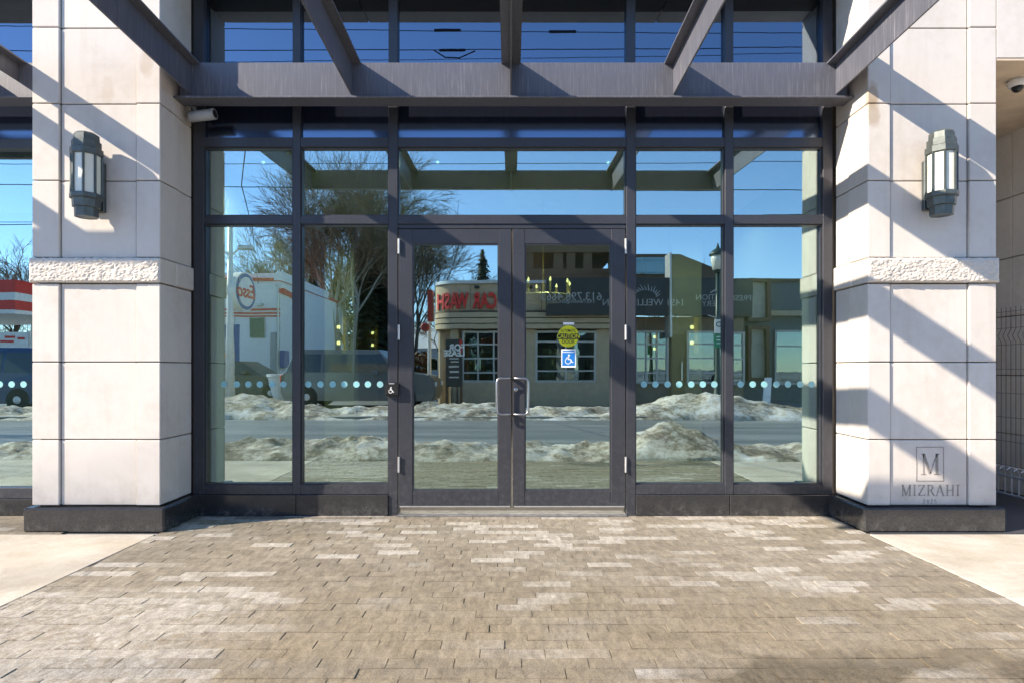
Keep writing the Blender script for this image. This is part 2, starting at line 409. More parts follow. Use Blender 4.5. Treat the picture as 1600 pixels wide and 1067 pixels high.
# ------------------------------------------------------------------ ground, road, pavements
g = struct(MB().add([(-600,-600,-.03),(600,-600,-.03),(600,600,-.03),(-600,600,-.03)], [(0,1,2,3)]).build('ground', M['ground']))
road = struct(MB().box(-120, 120, -9.5, -4.15, -.10, -.012).build('road', M['asphalt']))
lot = struct(MB().box(-60, 60, -30, -11.2, -.08, -.004).build('parking_lot', M['asphalt']))
farwalk = struct(MB().box(-60, 60, -11.2, -9.5, -.1, .06).build('far_pavement', M['concrete_old']))
kerb = struct(MB().box(-60, 60, -4.15, -3.95, -.1, .0).build('kerb', M['concrete_old']))

# entrance paving: individual pavers over a sand bed
paving = struct(MB().box(-2.53, 2.56, -3.0, .12, -.07, -.0048).build('entrance_paving', M['joint']))
def paver_mesh(seed):
    r = random.Random(seed)
    b = MB().cbox(-PL/2+.0013, PL/2-.0013, -PW/2+.0013, PW/2-.0013, -.05, 0, .0012)
    b.v = [(v[0]+r.uniform(-.001, .001), v[1]+r.uniform(-.001, .001), v[2]+r.uniform(-.0006, .0006)) for v in b.v]
    return b
variants = []
for s in range(5):
    b = paver_mesh(s); me = bpy.data.meshes.new('paver'); me.from_pydata(b.v, [], b.f); me.materials.append(M['paver']); variants.append((me, b))
cells = []
for row in range(-36, 1):
    off = ((row * .37) % 1.0) * PL
    y = (row + .5) * PW
    if y > .06: continue
    for c in range(-2, 21):
        x0 = PX0 + off + c*PL; x1 = x0 + PL
        a, e = max(x0, -2.53), min(x1, 2.56)
        if e - a < .03: continue
        cells.append((row, y, x0, x1, a, e))
def vis_area(c):
    Z = 5 + c[1]
    if Z < 2.25: return 0
    pxx = 798 + (c[2]+c[3])/2*F/Z
    if pxx < -60 or pxx > 1660: return 0
    return 1 / Z**3 * (c[5]-c[4])
cells.sort(key=vis_area, reverse=True)
rest = MB()
for i, (row, y, x0, x1, a, e) in enumerate(cells):
    vi = rnd.randrange(5); dz = rnd.uniform(-.0022, .0022); rz = rnd.uniform(-.004, .004)
    full = (e - a) > PL - .001
    if i < 296:
        if full: me = variants[vi][0]
        else:
            b = MB().cbox(a-(a+e)/2+.002, e-(a+e)/2-.002, -PW/2+.002, PW/2-.002, -.05, 0, .0012)
            me = bpy.data.meshes.new('paver'); me.from_pydata(b.v, [], b.f); me.materials.append(M['paver'])
        o = bpy.data.objects.new('paver', me); col.objects.link(o); o.parent = paving
        o.location = ((a+e)/2, y, dz); o.rotation_euler = (rnd.uniform(-.006, .006), rnd.uniform(-.003, .003), rz)
    else:
        b = MB().cbox(a+.002, e-.002, y-PW/2+.002, y+PW/2-.002, -.05, dz, .0012); rest.add(b.v, b.f)
for row in range(-7, 1):                                   # strip of the same pavers before the left bay and in the right passage
    off = ((row * .37) % 1.0) * PL; y = (row + .5) * PW
    if y > .06: continue
    for c in range(-26, -2):
        x0 = PX0 + off + c*PL
        if x0 < -9 or x0 + PL > -3.2: continue
        b = MB().cbox(x0+.002, x0+PL-.002, y-PW/2+.002, y+PW/2-.002, -.05, rnd.uniform(-.002, .002), .0012); rest.add(b.v, b.f)
rest.build('paver_field', M['paver'], paving, kind='stuff')

walk = struct(MB().box(-30, -2.535, -3.95, .12, -.09, -.012).box(2.565, 30, -3.95, 9, -.09, -.012).box(-2.53, 2.56, -3.95, -3.0, -.09, -.008).build('sidewalk', M['concrete_old']))
for side in (-1, 1):
    xs = -2.535 if side < 0 else 2.565
    for k in range(8):
        for (y0, y1) in ((-.60, -1.80), (-1.80, -3.0)):
            xa = xs + side*k*1.5; xb = xs + side*(k+1)*1.5
            b = MB().cbox(min(xa, xb)+.004, max(xa, xb)-.004, y1+.004, y0-.004, -.06, .0 + rnd.uniform(-.001, .0), .002)
            b.build('concrete_slab', M['concrete'], walk)
MB().box(2.60, 4.75, -.595, 8, -.05, .001).build('passage_slab', simple('shade_dark_pavers', (.06, .062, .07), .5), walk)  # floor colour darkened to stand in for the shade in the passage

# snow banks (heightfields)
def snow_bank(name, y0, y1, xa, xb, nx, ny, hfun, label):
    vs, fs = [], []
    for j in range(ny+1):
        t = j/ny
        for i in range(nx+1):
            x = xa + (xb-xa)*i/nx
            y = y0 + (y1-y0)*t + .10*mnoise.noise(Vector((x*1.3, t*3, 4.)))
            vs.append((x, y, hfun(x, y, t)))
    for j in range(ny):
        for i in range(nx):
            a = j*(nx+1)+i; fs.append((a, a+1, a+nx+2, a+nx+1))
    o = MB().add(vs, fs).build(name, M['snow'], smooth=True, kind='stuff'); o['label'] = label; o['category'] = 'snow'
    return o
def fbm(x, y, s, o=5): return mnoise.fractal(Vector((x*s, y*s, 1.7)), .9, 2.1, o)
def h_near(x, y, t):
    d = -y
    prof = math.sin(math.pi*min(1, max(0, t)))**.7
    big = .135 + .07*fbm(x, 3, .7, 3) + .32*math.exp(-((x-2.35)/.55)**2) + .05*math.exp(-((x+1.8)/1.6)**2)
    h = prof*(big + .08*fbm(x, y, 2.6, 4) + .04*abs(fbm(x, y, 9.0, 4)))
    lim = max(0, (d-2.76)*.49)
    return -.03 + min(max(h, 0), lim) 
snow_bank('snow_bank', -2.86, -4.35, -24, 24, 900, 34, h_near, 'low ridge of dirty ploughed snow along the near kerb, mirrored in the glass')
def h_far(x, y, t):
    prof = math.sin(math.pi*min(1, max(0, t)))**.6
    big = .20 + .13*fbm(x, 9, .4, 3) + .25*math.exp(-((x-5.0)/1.3)**2) + .2*math.exp(-((x+7)/1.6)**2)
    return -.03 + max(0, prof*(big + .15*fbm(x, y, 1.3, 4) + .05*abs(fbm(x, y, 5.0, 4))))
snow_bank('snow_bank', -9.35, -12.2, -40, 40, 900, 34, h_far, 'long ploughed snow ridge across the road before the parking lot, mirrored in the glass')

# ------------------------------------------------------------------ stone pillars
ZF = 4.49; YF = -.51
COURSES = [.182, .664, 1.229, 1.802, 1.988, 2.552, 3.115, 3.671, 4.233, 4.795, 5.357, 5.92]
def rock_block(x0, x1, yf, yb, z0, z1, name, parent, seed, smoothside=True):
    nx, nzv = 150, 32
    vs, fs = [], []
    for j in range(nzv+1):
        for i in range(nx+1):
            u, v = i/nx, j/nzv
            x = x0+(x1-x0)*u; z = z0+(z1-z0)*v
            e = min(1, min(u*(x1-x0), (1-u)*(x1-x0), v*(z1-z0), (1-v)*(z1-z0))/.014)
            q = Vector((x*11+z*7+seed, 0, z*17-x*5))
            n = mnoise.noise(q)*.5 + abs(mnoise.noise(q*2.3))*.6 + mnoise.noise(q*5.1)*.3
            c = mnoise.voronoi(Vector((x*22+z*9, seed, z*34)))[0]
            y = yf - e*(.010 + .011*n + .006*(c[1]-c[0]))
            vs.append((x + .004*mnoise.noise(q*3)*(1-e), y, z + .005*mnoise.noise(q*3.7)*(1-e)))
    for j in range(nzv):
        for i in range(nx):
            a = j*(nx+1)+i; fs.append((a, a+1, a+nx+2, a+nx+1))
    b = MB().add(vs, fs); b.box(x0+.002, x1-.002, yf-.001, yb, z0+.002, z1-.002)
    return b.build(name, M['rock'], parent)
def pillar(xo, xso, xsi, xi, name, label, seed):
    """xo outer edge, xso/xsi edges of the centre panel, xi inner (door side) edge"""
    sgn = 1 if xi > xo else -1                     # direction from outer to inner
    t = thing(name, label, 'pillar', ((xo+xi)/2, -.25, 0))
    a, b = min(xo, xi), max(xo, xi)
    MB().box(a+.035, b-.035, YF+.04, .10, .0, 6.5).build('mortar_core', M['mortar'], t)
    J = .0035
    for k in range(len(COURSES)-1):
        z0, z1 = COURSES[k]+J, COURSES[k+1]-J
        if k == 3:
            rock_block(a-.010, b+.010, YF-.012, YF+.20, z0, z1, 'rock_faced_block', t, seed)
            for xe, d in ((xi, sgn), (xo, -sgn)):
                MB().cbox(xe+d*.012, xe-d*.1, YF+.206, -.053, z0, z1, .006).build('band_return_stone', M['stone'], t)
            continue
        for xe, xs, d in ((xi, xsi, sgn), (xo, xso, -sgn)):
            MB().cbox(xe, xs+d*J, YF, -.245-J, z0, z1, .005).build('quoin_stone', M['stone'], t)
            MB().cbox(xe-d*.008, xe-d*.12, -.245+J, -.053, z0, z1, .005).build('return_stone', M['stone'], t)
        MB().cbox(xso+sgn*J, xsi-sgn*J, YF+.015, YF+.12, z0, z1, .004).build('panel_stone', M['stone'], t)
    # granite plinth
    pb = MB(); c = .012
    pb.cbox(a-.03, b+.055 if sgn > 0 else b+.035, -.56, .0, 0, .176, c)
    if sgn < 0: pb = MB().cbox(a-.055, b+.035, -.56, .0, 0, .176, c)
    pb.build('granite_plinth', M['granite'], t)
    return t
pl = pillar(-3.495, -3.294, -2.738, -2.560, 'stone_pillar', 'pale limestone pillar left of the doors, uncarved, grey bullet camera at its corner', 3.1)
pr = pillar(3.546, 3.345, 2.775, 2.607, 'stone_pillar', 'pale limestone pillar on black plinth right of the doors with carved monogram low down', 8.7)

# carved monogram: strokes in a serif letterform
def strokes(b, segs, x0, z0, s, y0, y1):
    for (ax, az, bx, bz, wd) in segs:
        p0 = Vector((x0+ax*s, z0+az*s)); p1 = Vector((x0+bx*s, z0+bz*s))
        d = p1-p0; n = Vector((-d.y, d.x)).normalized()*wd*s/2
        b.prism([tuple(p0-n), tuple(p1-n), tuple(p1+n), tuple(p0+n)], 'y', y0, y1)
SER = .035
def serif(x, z, wd=.2): return (x-wd/2, z, x+wd/2, z, SER)
LET = {
 'M': (.95, [(.14,0,.14,1,.05),(.14,1,.46,.04,.13),(.46,.04,.80,1,.05),(.80,0,.80,1,.13),serif(.14,0,.24),serif(.80,0,.3),(.02,.98,.2,.98,SER),(.74,.98,.93,.98,SER)]),
 'I': (.36, [(.18,0,.18,1,.11),serif(.18,0,.3),serif(.18,.98,.3)]),
 'Z': (.72, [(.08,.97,.64,.97,.05),(.62,.97,.08,.03,.11),(.08,.03,.66,.03,.05),(.09,.97,.07,.8,.04),(.65,.03,.68,.2,.04)]),
 'R': (.74, [(.16,0,.16,1,.11),serif(.16,0,.28),(.05,.98,.4,.98,.05),(.4,.98,.54,.88,.08),(.54,.88,.56,.7,.1),(.56,.7,.42,.54,.08),(.42,.52,.16,.52,.05),(.36,.52,.68,.02,.11),(.62,.015,.76,.015,SER)]),
 'A': (.78, [(.08,0,.38,1,.05),(.38,1,.70,0,.12),(.2,.36,.56,.36,.05),serif(.08,0,.2),serif(.70,0,.24)]),
 'H': (.86, [(.18,0,.18,1,.11),(.68,0,.68,1,.11),(.18,.5,.68,.5,.05),serif(.18,0,.28),serif(.18,.98,.28),serif(.68,0,.28),serif(.68,.98,.28)]),
 '2': (.58, [(.08,.8,.18,.96,.07),(.18,.96,.36,.96,.07),(.36,.96,.44,.78,.08),(.44,.78,.08,.04,.08),(.08,.04,.48,.04,.06)]),
 '0': (.62, [(.1,.3,.1,.7,.07),(.1,.7,.28,.97,.06),(.28,.97,.46,.7,.06),(.46,.7,.46,.3,.07),(.46,.3,.28,.03,.06),(.28,.03,.1,.3,.06)]),
 '5': (.58, [(.12,.96,.44,.96,.06),(.13,.96,.11,.55,.06),(.11,.55,.34,.6,.06),(.34,.6,.46,.36,.08),(.46,.36,.34,.06,.07),(.34,.06,.08,.04,.06)]),
}
kf = ZF/F
yc0, yc1 = YF+.0125, YF+.02
cb = MB()
x0, x1, z0, z1 = PX(1433.5, ZF), PX(1477, ZF), PZ(752, ZF), PZ(698, ZF)
for (xa, xb, za, zb) in ((x0, x1, z0, z0+.005), (x0, x1, z1-.005, z1), (x0, x0+.005, z0+.0051, z1-.0051), (x1-.005, x1, z0+.0051, z1-.0051)):
    cb.box(xa, xb, yc0, yc1, za, zb)
cb.build('carved_border', M['carve'], pr)
cb = MB(); s = (PZ(709, ZF)-PZ(741, ZF)); strokes(cb, LET['M'][1], PX(1440.5, ZF), PZ(741, ZF), s, yc0, yc1); cb.build('carved_letter', M['carve'], pr)
s = PZ(757.5, ZF)-PZ(774.5, ZF); tot = sum(LET[c][0] for c in 'MIZRAHI')*s; gap = ((PX(1502, ZF)-PX(1410, ZF))-tot)/6; x = PX(1410, ZF)
for i, ch in enumerate('MIZRAHI'):
    cb = MB(); strokes(cb, LET[ch][1], x, PZ(774.5, ZF), s, yc0, yc1); cb.build('carved_letter', M['carve'], pr); x += LET[ch][0]*s+gap
s = PZ(780, ZF)-PZ(787, ZF); x = PX(1444, ZF)
cb = MB()
for ch in '2025':
    strokes(cb, LET[ch][1], x, PZ(787, ZF), s, yc0, yc1); x += (PX(1450, ZF)-PX(1444, ZF))
cb.build('carved_date', M['carve'], pr)

# ------------------------------------------------------------------ lintel and upper building
ub = thing('building_front', 'pale stone lintel and upper wall over the glazed entrance, mostly above the picture', 'building wall', (0, 0, 4.27))
ZS = 4.27
xsl = [-2.56, -1.27, .0, 1.3, 2.607]
for i in range(4):
    for k in range(3):
        z0 = ZS + k*.7; MB().cbox(xsl[i]+.004, xsl[i+1]-.004, YF, YF+.2, z0+.004, z0+.696, .005).build('lintel_stone', M['stone'], ub)
MB().box(-2.55, 2.597, YF+.21, .3, ZS+.004, 6.4).build('wall_core', M['mortar'], ub)
soff = simple('dark_soffit_panel', (.07, .058, .045), .6)
for i in range(4):
    MB().box(xsl[i]+.006, xsl[i+1]-.006, YF+.201, .05, ZS-.012, ZS+.003).build('soffit_panel', soff, ub)
MB().box(-9.5, -3.5, YF+.0, .3, ZS, 6.4).build('wall', M['stone'], ub)
MB().box(3.55, 9.5, YF+.0, 1.6, 3.45, 6.4).build('wall', M['stone'], ub)
MB().box(-9.5, 3.5, .31, 10, 4.4, 6.4).build('roof_mass', M['mortar'], ub)

# ------------------------------------------------------------------ glazed storefront
KZ = 4.95
def fx(px): return PX(px, KZ)
def fz(py): return PZ(py, KZ)
YA, YB = -.05, .07
sf = thing('storefront', 'dark framed glass storefront between the two stone pillars with rows of frosted dots', 'storefront', (0, 0, 0))
VERT = [(302, 318), (457, 469), (607, 621), (979, 993), (1133, 1146), (1286, 1301)]
ztop = ZS-.013
for i, (a, b) in enumerate(VERT):
    zb = fz(772) if i not in (2, 3) else 0.0
    MB().cbox(fx(a), fx(b), YA, YB, zb, ztop, .002).build('mullion', M['frame'], sf)
BAYS = [(318, 457), (469, 607), (621, 979), (993, 1133), (1146, 1286)]
YG0, YG1 = 0.0, .008
def transom(a, b, y0, y1, nm='transom', dy=.0):
    MB().cbox(fx(a)+.0005, fx(b)-.0005, YA+.003+dy, YB-.003, fz(y1), fz(y0), .002).build(nm, M['frame'], sf)
dotx = {0: [350, 370, 388, 406, 425, 443], 1: [482, 501, 520, 538, 557, 575, 594], 3: [1006, 1024, 1043, 1061, 1080, 1098, 1116], 4: [1157, 1176, 1194, 1213, 1231, 1250, 1268]}
dot_me = None
for i, (a, b) in enumerate(BAYS):
    transom(a, b, 215, 229.5); transom(a, b, 337, 350); transom(a, b, 100, 116)
    g0, g1 = fx(a)-.008, fx(b)+.008
    # gaskets read as a thin dark line round each pane
    def pane(y0, y1, m, name='glass_pane'):
        return MB().box(g0, g1, YG0, YG1, fz(y1)-.008, fz(y0)+.008).build(name, m, sf)
    pane(229.5, 337, M['glass'])
    MB().box(g0, g1, -.012, .012, fz(215)-.006, fz(116)+.006).build('spandrel_panel', M['spandrel'], sf)
    MB().box(g0, g1, YG0, YG1, fz(100)-.008, ztop-.001).build('glass_pane', M['glass_up'], sf)
    if i != 2:
        transom(a, b, 757, 772, 'sill')
        p = pane(350, 757, M['glass'])
        for dx in dotx[i]:
            X, Zc = PX(dx, 5.0), PZ(600, 5.0)
            if dot_me is None:
                o = MB().lathe((X, -.001, Zc), [(.026, -.0012), (.026, 0)], 20, axis='y').build('frosted_dot', M['dot'], p)
                dot_me = o; dx0 = X
            else:
                o = dot_me.copy(); col.objects.link(o); o.parent = p; o.location = (X-dx0, 0, 0)
        # granite upstand under the sidelight
        ga, gb = {0: (302, 463), 1: (463, 607), 3: (993, 1139.5), 4: (1139.5, 1301)}[i]
        MB().cbox(fx(ga)+.0015, fx(gb)-.0015, -.065, .07, 0, fz(772)-.001, .004).build('granite_upstand', M['granite'], sf)
for o in sf.children:
    if o.name.startswith('glass_pane'): o.rotation_euler = (rnd.uniform(-.0007, .0007), 0, rnd.uniform(-.0009, .0009))
# glazing beads
for i, (a, b) in enumerate(BAYS):
    for (y0, y1) in ([(229.5, 337)] + ([(350, 757)] if i != 2 else [])):
        bd = MB(); X0, X1, Z0, Z1 = fx(a), fx(b), fz(y1), fz(y0); q = .010
        bd.box(X0, X0+q, -.03, -.0005, Z0, Z1); bd.box(X1-q, X1, -.03, -.0005, Z0, Z1)
        bd.box(X0+q, X1-q, -.03, -.0005, Z0, Z0+q); bd.box(X0+q, X1-q, -.03, -.0005, Z1-q, Z1)
        bd.build('glazing_bead', M['frame_dark'] if False else M['frame'], sf)
# door frame head + threshold
MB().cbox(fx(621), fx(979), YA+.012, YB-.01, fz(357), fz(350.5), .002).build('door_head', M['frame'], sf)
MB().cbox(fx(621)+.001, fx(979)-.001, -.09, .09, .0, .012, .004).build('threshold', simple('worn_threshold_metal', (.26, .26, .26), .45, .5, .3, 20), sf)

# door leaves
def door_leaf(a, b, ga, gb, hx, name, label, handle_px, lock):
    t = thing(name, label, 'door', (fx(hx), 0, 0))
    y0, y1 = -.048, -.002
    z0, z1 = fz(793), fz(358)
    zg0, zg1 = fz(766), fz(381)
    MB().cbox(fx(a), fx(ga), y0, y1, z0, z1, .003).build('stile', M['frame'], t)
    MB().cbox(fx(gb), fx(b), y0, y1, z0, z1, .003).build('stile', M['frame'], t)
    MB().cbox(fx(ga)+.0005, fx(gb)-.0005, y0+.0015, y1, zg1, z1-.0005, .003).build('top_rail', M['frame'], t)
    MB().cbox(fx(ga)+.0005, fx(gb)-.0005, y0+.0015, y1, z0+.0005, zg0, .003).build('bottom_rail', M['frame'], t)
    pn = MB().box(fx(ga)-.006, fx(gb)+.006, -.028, -.020, zg0-.006, zg1+.006).build('glass_pane', M['glass'], t)
    bd = MB(); q = .009
    for (xa, xb, za, zb) in ((fx(ga), fx(ga)+q, zg0, zg1), (fx(gb)-q, fx(gb), zg0, zg1), (fx(ga)+q, fx(gb)-q, zg0, zg0+q), (fx(ga)+q, fx(gb)-q, zg1-q, zg1)):
        bd.box(xa, xb, -.041, -.0285, za, zb)
    bd.build('glazing_bead', M['frame'], t)
    # worn bottom edge
    MB().box(fx(a)+.01, fx(b)-.01, y0-.003, y0-.0002, z0+.006, z0+.016).build('kick_strip', M['alu_pale'], t)
    for (h0, h1) in ((374, 397), (508, 531), (713, 737)):
        MB().lathe((fx(hx), -.060, fz(h1)), [(.009, 0), (.009, (fz(h0)-fz(h1)))], 10).build('hinge', M['alu_pale'], t)
    # pull handle
    xe, xt = handle_px
    X0, X1 = fx(xe), PX(xt, 4.87); za, zb = PZ(647, 4.88), PZ(590.5, 4.88)
    r = .03; sg = 1 if X0 > X1 else -1
    pts = [(X0, -.049, zb), (X0 - sg*.002, -.10, zb), (X0 - sg*.012, -.115, zb), (X1+sg*r, -.118, zb), (X1+sg*r*.3, -.118, zb-r*.3), (X1, -.118, zb-r),
           (X1, -.118, za+r), (X1+sg*r*.3, -.118, za+r*.3), (X1+sg*r, -.118, za), (X0 - sg*.012, -.115, za), (X0 - sg*.002, -.10, za), (X0, -.049, za)]
    MB().tube(pts, .0085, 10).build('pull_handle', M['silver'], t, True)
    if lock:
        lk = MB().lathe((fx(806), -.060, fz(608)), [(.015, 0), (.017, .004), (.017, .012)], 16, axis='y').build('lock_cylinder', M['silver'], t, True)
    return t
dl = door_leaf(622.5, 799, 644.5, 779, 623.5, 'glass_door', 'left leaf of the glass double door, no stickers, hinged beside the push button', (797.5, 776), False)
dr = door_leaf(801, 977.5, 820, 955, 977.5, 'glass_door', 'right leaf of the glass double door carrying the yellow and blue stickers', (803, 825.5), True)

# stickers
M['yellow'] = simple('yellow_vinyl', (.62, .62, .012), .4, var=.04)
M['black_vinyl'] = simple('black_vinyl', (.012, .013, .01), .5)
M['blue'] = simple('blue_vinyl', (.012, .17, .52), .4, var=.05)
M['white_vinyl'] = simple('white_vinyl', (.75, .77, .78), .45, var=.04)
KS = 4.97; ys = -.0285
cx, cz = PX(888, KS), PZ(525.5, KS); rr = 16.5*KS/F
t = thing('caution_sticker', 'round yellow caution sticker with black bar on the right door glass', 'sticker', (cx, ys, cz))
MB().lathe((cx, ys-.0012, cz), [(rr, 0), (rr, .0010)], 40, axis='y').build('disc', M['yellow'], t)
hb = 4.6*KS/F; wb = math.sqrt(rr*rr-hb*hb)
MB().prism([(cx-wb*1.0, cz-hb), (cx+wb, cz-hb), (cx+rr, cz), (cx+wb, cz+hb), (cx-wb, cz+hb), (cx-rr, cz)], 'y', ys-.0018, ys-.0013).build('bar', M['black_vinyl'], t)
for txt, dz, sz, mm, yy in (('AUTOMATIC', 8.4, 6.8, 'black_vinyl', -.0018), ('CAUTION', 0, 9.8, 'yellow', -.0024), ('DOOR', -8.6, 8.2, 'black_vinyl', -.0018)):
    place_text(text_mesh(txt, sz*KS/F, .0002, bold=.0006, xs=.62 if txt == 'AUTOMATIC' else .80), (cx, ys+yy, cz+dz*KS/F), -1).build('lettering', M[mm], t)
tag(MB().box(PX(880, KS), PX(897, KS), ys-.0012, ys-.0002, PZ(507.5, KS), PZ(503.5+.5, KS)).build('paper_tab', M['white_vinyl']), 'small white rectangle stuck above the yellow caution sticker', 'sticker')
def wheelchair(b, cx, cz, s, y0, y1, modern=True):
    b.lathe((cx+.02*s, y0, cz+.36*s), [(.10*s, 0), (.10*s, y1-y0)], 14, axis='y')
    seg = [(.0,.24,-.06,-.02,.13),(-.06,-.02,.2,-.04,.11),(.2,-.04,.34,-.34,.10),(.0,.2,-.24,.1,.08),(.34,-.34,.46,-.30,.09)] if modern else \
          [(-.08,.28,-.04,-.04,.13),(-.04,-.04,.2,-.06,.12),(.2,-.06,.34,-.36,.11),(-.06,.12,.16,.12,.09),(.32,-.36,.46,-.3,.10)]
    strokes(b, seg, cx, cz, s, y0+.00006, y1+.00006)
    a0 = R(115); n = 18
    pts = [(cx-.06*s + .27*s*math.cos(a0+R(250)*k/n), cz-.2*s + .27*s*math.sin(a0+R(250)*k/n)) for k in range(n+1)]
    for p, q in zip(pts[:-1], pts[1:]):
        d = Vector((q[0]-p[0], q[1]-p[1])); nn = Vector((-d.y, d.x)).normalized()*.04*s; e = d*.08
        b.prism([(p[0]-nn.x-e.x, p[1]-nn.y-e.y), (q[0]-nn.x+e.x, q[1]-nn.y+e.y), (q[0]+nn.x+e.x, q[1]+nn.y+e.y), (p[0]+nn.x-e.x, p[1]+nn.y-e.y)], 'y', y0+.00003, y1+.00003)
bx, bz = PX(888.5, KS), PZ(559.5, KS)
t = thing('accessibility_sticker', 'blue square wheelchair sticker with white edge on the right door glass', 'sticker', (bx, ys, bz))
hw, hh = 11.5*KS/F, 14.2*KS/F
MB().box(bx-hw, bx+hw, ys-.001, ys-.0002, bz-hh, bz+hh).build('backing', M['white_vinyl'], t)
MB().box(bx-hw*.86, bx+hw*.86, ys-.0016, ys-.0011, bz-hh*.82, bz+hh*.62).build('field', M['blue'], t)
MB().box(bx-hw*.8, bx+hw*.8, ys-.0016, ys-.0011, bz+hh*.70, bz+hh*.84).build('strip', M['blue'], t)
b = MB(); wheelchair(b, bx, bz-hh*.08, hh*1.12, ys-.0022, ys-.0017); b.build('wheelchair_symbol', M['white_vinyl'], t)

# push button
KB = 4.93
bx, bz = PX(612.5, KB), PZ(607.5, KB)
t = thing('push_button', 'black square door opener button with white wheelchair symbol on the door jamb', 'push button', (bx, -.05, bz))
hb = 10.2*KB/F
MB().cbox(bx-hb, bx+hb, -.088, -.0505, bz-hb, bz+hb, .004).build('housing', M['black_plastic'], t)
MB().cbox(bx-hb*.84, bx+hb*.84, -.093, -.0885, bz-hb*.84, bz+hb*.76, .002).build('plate', simple('satin_black', (.02, .02, .021), .22), t)
b = MB(); wheelchair(b, bx-.004, bz-.006, .052, -.0945, -.0932, False); b.build('wheelchair_symbol', M['white_paint'], t)
MB().box(bx-hb*.42, bx+hb*.42, -.0892, -.0882, bz+hb*.80, bz+hb*.93).build('label_strip', M['alu_pale'], t)

# ------------------------------------------------------------------ steel canopies
RISE = .042
def canopy(name, label, xw, x_end0, x_end1, yend, webz, hx0, hx1, fas):
    t = thing(name, label, 'canopy', ((hx0+hx1)/2, -.25, PZ(147, 4.69)))
    zt, zb = CAM_H+2.34, CAM_H+2.07
    MB().cbox(hx0, hx1, -.30, -.20, zb, zt, .004).build('header_beam', M['steel'], t)
    MB().cbox(hx0-.03, hx1+.03, -.34, -.18, zb-.016, zb-.0005, .003).build('bottom_plate', M['steel'], t)
    for X in xw:
        r = MB(); y0, y1 = -.3005, yend+.012
        L = y0-y1
        def zz(z, y): return z + RISE*(y0-y)
        # top flange
        r.add([(X-.073, y0, zt-.012), (X+.073, y0, zt-.012), (X+.073, y1, zz(zt-.012, y1)), (X-.073, y1, zz(zt-.012, y1)),
               (X-.073, y0, zt), (X+.073, y0, zt), (X+.073, y1, zz(zt, y1)), (X-.073, y1, zz(zt, y1))],
              [(0,3,2,1),(4,5,6,7),(0,1,5,4),(1,2,6,5),(2,3,7,6),(3,0,4,7)])
        fo = r.build('beam_flange', M['steel'], t)
        r = MB()
        r.add([(X-.006, y0, webz), (X+.006, y0, webz), (X+.006, y1, zz(webz, y1)), (X-.006, y1, zz(webz, y1)),
               (X-.006, y0, zt-.0125), (X+.006, y0, zt-.0125), (X+.006, y1, zz(zt-.0125, y1)), (X-.006, y1, zz(zt-.0125, y1))],
              [(0,3,2,1),(4,5,6,7),(0,1,5,4),(1,2,6,5),(2,3,7,6),(3,0,4,7)])
        r.build('beam_web', M['steel'], t)
    zf = RISE*(-.3-yend)
    MB().cbox(x_end0, x_end1, yend-.05, yend+.01, fas[0], fas[1], .004).build('fascia_channel', M['steel'], t)
    return t
canopy('steel_canopy', 'open dark steel canopy of five beams over the double doors', [PX(297, 4.7), PX(549, 4.7), PX(798.5, 4.7), PX(1053, 4.7), PX(1307, 4.7)],
       -2.60, 2.60, -2.60, PZ(147, 4.69), -2.53, 2.575, (CAM_H+2.22, CAM_H+2.45))
canopy('steel_canopy', 'shallow dark steel canopy over the window bay beyond the left pillar', [-3.77, -4.235, -5.22, -6.2, -7.2],
       -7.3, -3.69, -1.40, CAM_H+2.20, -7.3, -3.53, (CAM_H+2.19, CAM_H+2.41))

# ------------------------------------------------------------------ left bay glazing
lb = thing('storefront', 'dark framed window bay beyond the left pillar at the picture edge', 'storefront', (-5.5, 0, 0))
for (X0, X1) in ((-3.56, -3.47), (-5.0, -4.93), (-6.5, -6.43), (-8.0, -7.93)):
    MB().cbox(X0, X1, YA, YB, fz(778), ztop, .002).build('mullion', M['frame'], lb)
for (X0, X1) in ((-4.93, -3.56), (-6.43, -5.0), (-7.93, -6.5)):
    for (y0, y1) in ((217, 232), (762, 778), (100, 116)):
        MB().cbox(X0, X1, YA+.003, YB-.003, fz(y1), fz(y0), .002).build('transom', M['frame'], lb)
    p = MB().box(X0-.005, X1+.005, YG0, YG1, fz(762)-.008, fz(232)+.008).build('glass_pane', M['glass'], lb)
    MB().box(X0-.005, X1+.005, -.012, .012, fz(217)-.006, fz(116)+.006).build('spandrel_panel', M['spandrel'], lb)
    MB().box(X0-.005, X1+.005, YG0, YG1, fz(100)-.008, ztop-.001).build('glass_pane', M['glass_up'], lb)
    MB().cbox(X0-.034, X1+.034, -.06, .07, 0, fz(778)-.001, .004).build('granite_upstand', M['granite'], lb)
    k = 0
    for q in range(13):
        X = PX(37, 5.0) - .0965*q
        if X > X0+.05 and X < X1-.02 and X0 > -5.5:
            o = dot_me.copy(); col.objects.link(o); o.parent = p; o.location = (X-dx0-(-5.5), 0, 0)
MB().box(-3.46, -2.62, .02, .14, 0, 4.4).build('pier_wall', M['mortar'], lb)

